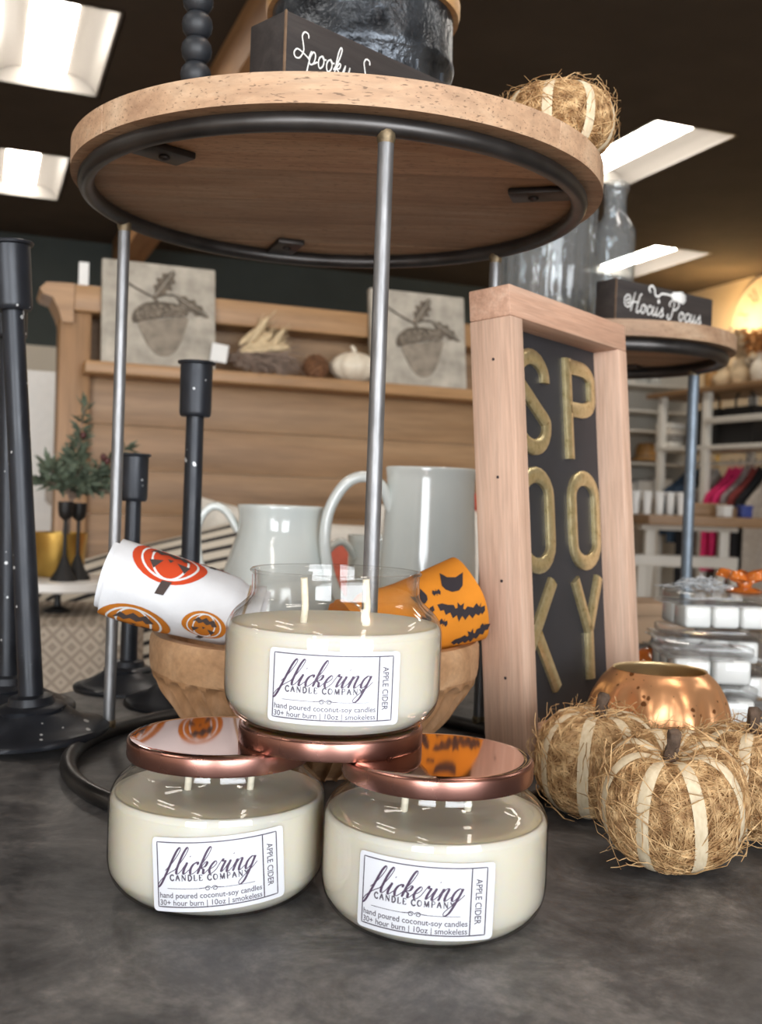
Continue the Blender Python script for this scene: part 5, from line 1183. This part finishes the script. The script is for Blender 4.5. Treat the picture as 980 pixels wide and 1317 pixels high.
# ================================================================ RIGHT BACKGROUND: rack, trestle table, shelves, clock
def P3(px, py, Y): return at(px, py, Y)
r1 = P3(856, 512, 7.6); rackL = 2.4; RAX = -AX      # rack runs toward the viewer on the right
rack = thing('shop_rack', (r1.x, r1.y, FLOOR), 'white metal shop rack with a timber top shelf and hanging rail', 'rack', math.atan2(RAX.y, RAX.x)); rz = r1.z - FLOOR
zmid = P3(880, 575, 7.4).z - FLOOR; zrail = P3(930, 594, 7.0).z - FLOOR; zup = P3(950, 538, 6.9).z - FLOOR
t2 = 0.50
for x in (0, t2, 1.45):
    for y in (-.02, .36): MB().box(x - .03, x + .03, y - .02, y + .02, 0, rz, .002).build('post', 'shelf_white', rack)
MB().box(-.15, 1.55, -.06, .42, rz, rz + .035, .003).build('top_shelf', 'table_wood', rack)
MB().box(-.05, 1.5, -.04, .40, zmid - .03, zmid, .002).build('middle_shelf', 'shelf_white', rack)
MB().box(t2, 1.5, -.05, -.02, zup - .03, zup + .012, .002).build('upper_rail', 'shelf_white', rack)
MB().tube([(-.05, .17, zrail), (1.5, .17, zrail)], .012, 8).build('hanging_rail', 'shelf_white', rack)
def rackpt(x, y, z): return Vector((r1.x, r1.y, FLOOR)) + RAX * x + RAX.cross(Vector((0, 0, 1))) * (-y) + Vector((0, 0, z))
def garment(x, mat, label, w=.44, L=.8, th=.05, slope=.10):
    t = thing('garment', rackpt(x, .17, zrail), label, 'clothing', rack.rotation_euler.z, 'clothes on the rack'); mb = MB(); nz, ny = 14, 22; v = []
    for s in (1, -1):
        for i in range(nz + 1):
            u = i / nz; z = -.015 - u * L; hw_ = w / 2 * (min(1, .30 + 4.5 * u) if u < .16 else 1.0 + .08 * u)
            for j in range(ny + 1):
                y = -1 + 2 * j / ny; fold = .012 * math.sin(7 * y + x * 20 + 3 * u) * u; zz = z - slope * abs(y) * (1 if u < .6 else (1 - u) / .4)
                v.append((s * th / 2 * (max(0, 1 - y * y) ** .5 * .8 + .15) + fold, y * hw_, zz))
    Mx = (nz + 1) * (ny + 1)
    for s in (0, 1):
        for i in range(nz):
            for j in range(ny):
                a = s * Mx + i * (ny + 1) + j; q_ = (a, a + 1, a + ny + 2, a + ny + 1); mb.f.append(q_ if s == 0 else tuple(reversed(q_)))
    mb.v = v; mb.build('cloth', mat, t, 80)
    MB().tube(catmull([(0, 0, -.02), (0, 0, -.005), (0, .015, .012), (0, .0, .018), (0, -.012, .010)], 4), .003, 5).build('hanger', 'iron', t); return t
gx = [(0.08, 'cloth_navy', 'navy blue top hanging on the rack', .50), (0.17, 'cloth_navy', 'second navy top hanging on the rack, nearer the rear stand leg', .55), (0.26, 'cloth_black', 'black garment hanging between the navy and patterned clothes', .85), (0.36, 'cloth_print', 'grey patterned blouse hanging beside the rack post', .8), (0.54, 'cloth_pink', 'bright pink top hanging on the rack', .72), (0.62, 'cloth_pink', 'hot pink cardigan hanging next to the lace top', .70), (0.70, 'cloth_lace', 'taupe lace top hanging beside the pink clothes', .75), (0.77, 'cloth_rust', 'rust red garment hanging beside the lace top', .78), (0.84, 'cloth_black', 'black garment hanging behind the beige coat', .95), (0.94, 'cloth_beige', 'long beige coat hanging at the right end of the view', 1.02)]
for x, m_, lab, L in gx: garment(x, m_, lab, L=L)
def bag(x, label, w=.34, h=.26):
    t = thing('handbag', rackpt(x, .14, zmid), label, 'bag', rack.rotation_euler.z, 'black bags on the rack')
    mb = MB(); v = [(-w / 2, -.08, 0), (w / 2, -.08, 0), (w / 2, .08, 0), (-w / 2, .08, 0), (-w * .44, -.05, h), (w * .44, -.05, h), (w * .44, .05, h), (-w * .44, .05, h)]
    mb.add(v, [(0, 3, 2, 1), (4, 5, 6, 7), (0, 1, 5, 4), (1, 2, 6, 5), (2, 3, 7, 6), (3, 0, 4, 7)]); mb.build('body', 'black_bag', t, 0)
    MB().tube(catmull([(-.09, 0, h), (-.08, 0, h + .08), (0, 0, h + .12), (.08, 0, h + .08), (.09, 0, h)], 5), .008, 6).build('strap', 'black_bag', t)
bag(.33, 'black handbag on the rack shelf, half behind the rear stand leg'); bag(.68, 'black handbag on the rack shelf above the pink clothes')
for i, (x, n) in enumerate(((-.02, 4),)):
    for k in range(n):
        t = tag(MB().box(-.10, .10, -.14, .14, 0, .045, .015).build('folded_cloth', ('cream_cloth', 'cloth_print', 'linen', 'cream_cloth')[k], None), 'folded pale cloth, %s of the %s pile on the rack shelf' % (('bottom', 'second', 'third', 'top')[k] if k < n - 1 else 'top', ('outer', 'inner')[i]), 'folded cloth', 'folded cloths on the rack')
        t.location = rackpt(x, .14, zmid + .0455 * k); t.rotation_euler = (0, 0, rack.rotation_euler.z)
# decor on the timber top shelf
def vase_with(x, mat, hv, rv, label, dry=None, seed=1, hd=.35, sp=.12):
    t = thing('decor_vase', rackpt(x, .16, rz + .035), label, 'vase', rack.rotation_euler.z, 'decor on the rack top')
    MB().lathe([(p.x, p.y) for p in catmull([(0, 0), (rv * .6, 0), (rv, hv * .35), (rv * .9, hv * .6), (rv * .4, hv * .85), (rv * .45, hv)], 4)], 24, cap=False).build('body', mat, t, 60)
    if dry:
        R2 = random.Random(seed); mb = MB()
        for _ in range(60):
            a = R2.uniform(0, 2 * PI); r = sp * math.sqrt(R2.random()); e = Vector((r * math.cos(a), r * math.sin(a), hv + hd * R2.uniform(.5, 1))); d = e.normalized(); mb.tube([Vector((0, 0, hv * .8)), e * .8, e], .003, 4)
            for k in range(3):
                p = e * R2.uniform(.75, 1.0); w_ = Vector((R2.gauss(0, 1), R2.gauss(0, 1), R2.gauss(0, 1))).normalized(); u_ = w_.cross(Vector((R2.gauss(0, 1), R2.gauss(0, 1), R2.gauss(0, 1)))).normalized(); mb.add([p, p + w_ * .03 + u_ * .016, p + w_ * .06, p + w_ * .03 - u_ * .016], [(0, 1, 2, 3)])
        mb.build('dried_leaves', dry, t, 0)['kind'] = 'stuff'
vase_with(.30, 'amber', .22, .05, 'amber turned vase on the timber shelf beside the rear stand leg')
vase_with(.44, 'dry_pale', .16, .08, 'squat straw-coloured vase on the timber shelf'); vase_with(.60, 'dry_pale', .20, .07, 'straw-coloured vase with pale dried grass under the clock', 'dry_pale', 2, .20, .10)
vase_with(.80, 'ceramic_cream', .22, .07, 'cream vase with orange autumn leaves under the clock', 'dry_leaf', 3, .16, .10); vase_with(1.0, 'amber', .18, .07, 'amber vase with pale dried stems at the right edge', 'dry_pale', 4, .22, .11)
# lamp whose glow shows on the wall
q = P3(929, 436, 10.2); lp = thing('glow_lamp', (q.x, q.y, q.z - 1.0), 'small warm lamp glowing against the cream wall', 'lamp')
lp.location.z = FLOOR; lh = P3(929, 430, 10.2).z - FLOOR
MB().lathe([(0, 0), (.16, 0), (.16, .02), (.02, .03), (.015, lh - .12), (.03, lh - .10), (0, lh - .10)], 20).build('lamp_stand', 'brass', lp)
MB().ball((0, 0, lh - .05), .05, n=14).build('bulb', 'lamp_bulb', lp, 60)
sh_ = MB(); sh_.lathe([(.03, lh - .13), (.15, lh - .02)], 28, cap=False); sh_.build('shade', 'linen', lp, 60)
ll = bpy.data.lights.new('lamp_glow', 'POINT'); ll.energy = 22; ll.color = (1.0, .66, .30); ll.shadow_soft_size = .05
lo = bpy.data.objects.new('lamp_glow', ll); COL.objects.link(lo); lo.parent = lp; lo.location = (0, 0, lh + .03)
# clock on the right wall
d_ = fw + cr * ((990 - 490) / F) + cu * ((658.5 - 425) / F); s_ = B1 / d_.dot(BX); ckp = CAMP + d_ * ((B1 - CAMP.dot(BX)) / d_.dot(BX))
clk = thing('wall_clock', ckp - BX * .005, 'large weathered round clock with dark numerals on the cream wall', 'clock', YAW); CR_ = .56
MX = Matrix.Rotation(-PI / 2, 4, 'Y')
MB().lathe([(0, 0), (CR_, 0), (CR_, .03), (CR_ - .03, .04), (CR_ - .05, .03), (0, .03)], 64, MX).build('face', 'clock_face', clk)
NUM = ('XII', 'I', 'II', 'III', 'IIII', 'V', 'VI', 'VII', 'VIII', 'IX', 'X', 'XI')
for k, nm in enumerate(NUM):
    ang = 2 * PI * k / 12; mb = MB(); tot = sum({'I': .035, 'V': .07, 'X': .07}[c] for c in nm); x = -tot / 2
    def cf(px_, py_): # radial frame
        rr = CR_ * .72 + py_; tt = px_; Y_ = -(rr * math.sin(ang) + tt * math.cos(ang)); Z_ = rr * math.cos(ang) - tt * math.sin(ang); return (-.032, Y_, Z_)
    for c in nm:
        if c == 'I': ribbon2d(mb, [Vector((x + .017, -.08, 0)), Vector((x + .017, 0, 0)), Vector((x + .017, .08, 0))], .018, 0, cf); x += .035
        elif c == 'V': ribbon2d(mb, [Vector((x + .005, .08, 0)), Vector((x + .035, -.08, 0))], .018, 0, cf); ribbon2d(mb, [Vector((x + .065, .08, 0)), Vector((x + .035, -.08, 0))], .010, 0, cf); x += .07
        else: ribbon2d(mb, [Vector((x + .005, .08, 0)), Vector((x + .065, -.08, 0))], .018, 0, cf); ribbon2d(mb, [Vector((x + .065, .08, 0)), Vector((x + .005, -.08, 0))], .010, 0, cf); x += .07
    mb.build('numeral', 'clock_dark', clk, 0)
for ang, L in ((.9, .28), (4.2, .38)): MB().box(-.040, -.036, -.012, .012, -.05, L, 0, Matrix.Rotation(ang, 4, 'X')).build('hand', 'clock_dark', clk, 0)
# trestle table with white cups
tt0 = P3(884, 668, 5.6); TT = thing('trestle_table', (tt0.x, tt0.y, FLOOR), 'timber-topped table on white trestles in the back of the shop', 'table', 0.05); tz_ = tt0.z - FLOOR; zc_ = P3(884, 722, 5.6).z - FLOOR
MB().box(-.30, .62, -.30, .30, tz_ - .03, tz_ + .02, .004).build('tabletop', 'table_wood', TT)
for ox in (0.0,):
    tr_ = thing('trestle', (0, 0, 0), None, None); tr_.parent = TT; tr_.location = (ox, 0, 0)
    MB().box(-.26, .26, -.05, .05, tz_ - .06, tz_ - .03, .003).build('top_bar', 'shelf_white', tr_)
    MB().box(-.29, .27, -.04, .04, zc_ - .03, zc_ + .03, .003).build('cross_bar', 'shelf_white', tr_)
    for s in (-1, 1):
        MB().box(s * .20 - .026, s * .20 + .026, -.02, .02, zc_ - .03, tz_ - .06, .003).build('upright', 'shelf_white', tr_)
        for d in (-1, 1): MB().tube([(s * .20 + (-.04 if d < 0 else .0) * s * -1, 0, zc_), (s * (.20 + (.12 if d < 0 else -.03)), d * .22, 0.0)], .03, 4).build('leg', 'shelf_white', tr_, 0)
CUPZ = FLOOR + tz_ + .02
cup0 = None
for i, (px, py, Y, s) in enumerate(((817, 655, 5.5, 1.0), (832, 655, 5.45, 1.05), (848, 655, 5.5, 1.0), (862, 655, 5.55, .95), (876, 655, 5.48, 1.0))):
    q = P3(px, py, Y); lab = ('white tumbler on the trestle table, nearest the framed sign', 'white tumbler on the trestle table, second from the framed sign', 'white tumbler in the middle of the row on the trestle table', 'white tumbler on the trestle table, second from the rear stand leg', 'white tumbler on the trestle table, beside the rear stand leg')[i]
    if cup0 is None:
        cup0 = thing('white_tumbler', (q.x, q.y, CUPZ), lab, 'cup', group='white tumblers on the trestle table'); MB().lathe([(0, 0), (.028, 0), (.034, .005), (.044, .125), (.042, .13), (.038, .125), (.030, .01), (0, .01)], 24).build('body', 'white_paint', cup0, 40); MB().lathe([(.043, .112), (.047, .116), (.047, .128), (.044, .132)], 24, cap=False).build('rim', 'white_paint', cup0, 40)
    else: copy_tree(cup0, (q.x, q.y, CUPZ), None, lab)
cup_list = [o for o in COL.objects if o.name.startswith('white_tumbler')]
for o in cup_list: o.scale = (.56, .56, .92)
def flatbox(px, Y, w, d, h, mat, label, cat, name, rz_=0.1):
    q = P3(px, 650, Y); t = thing(name, (q.x, q.y, CUPZ), label, cat, rz_); MB().box(-w / 2, w / 2, -d / 2, d / 2, 0, h * .8, .004).build('carton', mat, t); MB().box(-w / 2 - .003, w / 2 + .003, -d / 2 - .003, d / 2 + .003, h * .72, h, .004).build('carton_lid', mat, t)
flatbox(904, 5.68, .20, .16, .07, 'table_wood', 'low wooden tray box on the trestle table', 'box', 'wooden_box'); flatbox(932, 5.5, .055, .06, .06, 'paper_tag', 'white card box on the trestle table below the pink clothes', 'box', 'card_box', .5); flatbox(958, 5.5, .06, .06, .065, 'blue_card', 'small deep blue box on the trestle table', 'box', 'card_box'); flatbox(948, 5.75, .08, .08, .05, 'kraft', 'small brown box between the white and blue boxes', 'box', 'card_box', -.3)
# shelf unit behind, between sign and rack
q = P3(822, 640, 8.6); su = thing('shelf_unit', (q.x, q.y, FLOOR), 'pale open shelf unit seen between the framed sign and the rack', 'shelf', YAW); zz = [P3(822, y, 8.6).z - FLOOR for y in (640, 596, 555, 530, 497)]
suW = .34
for s in (-1, 1): MB().box(s * suW - .02, s * suW + .02, -.2, .2, 0, zz[-1] + .25).build('side_panel', 'shelf_white', su, 0)
MB().box(-suW, suW, .19, .2, 0, zz[-1] + .25).build('back_panel', 'shelf_white', su, 0)
for z in zz: MB().box(-suW + .02, suW - .02, -.2, .19, z - .02, z, .002).build('shelf_board', 'shelf_white', su)
def sup(x, k): return Vector(su.location) + BX * x - AX * .05 + Vector((0, 0, zz[k]))
for i, (x, k, m_, lab) in enumerate(((-.16, 4, 'vase_glass', 'clear glass jar on the top board of the pale shelf unit'), (-.05, 4, 'vase_glass', 'second clear glass jar on the top board of the pale shelf unit'))):
    t = thing('glass_jar', sup(x + .12, k), lab, 'jar'); MB().lathe([(0, 0), (.05, 0), (.055, .01), (.055, .16), (.035, .19), (.035, .21)], 24, cap=False).build('wall', m_, t, 60); MB().lathe([(.037, .205), (.037, .23), (0, .235)], 20).build('stopper', 'amber', t)
t = thing('straw_hat', sup(.02, 1), 'round brown woven hat form on the pale shelf unit', 'hat'); MB().lathe([(0, .17), (.07, .16), (.09, .11), (.095, .05), (.13, .03), (.13, .02), (0, .02)], 28).build('crown', 'amber', t, 60); MB().lathe([(.096, .04), (.097, .06)], 28, cap=False).build('band', 'dry_brown', t)
for i, (x, lab) in enumerate(((-.17, 'small white cube pot on the lowest visible board of the pale shelf unit'), (-.02, 'white cube pot in the middle of the pale shelf unit'), (.15, 'white cube pot at the rack end of the pale shelf unit'))):
    t = thing('cube_pot', sup(x, 0), lab, 'pot', YAW); s = .06 + .01 * i; MB().box(-s, s, -s, s, 0, 2 * s, .012).build('pot', 'white_paint', t); MB().box(-s * .8, s * .8, -s * .8, s * .8, 2 * s, 2 * s + .006).build('pot_opening', 'print_brown', t, 0)
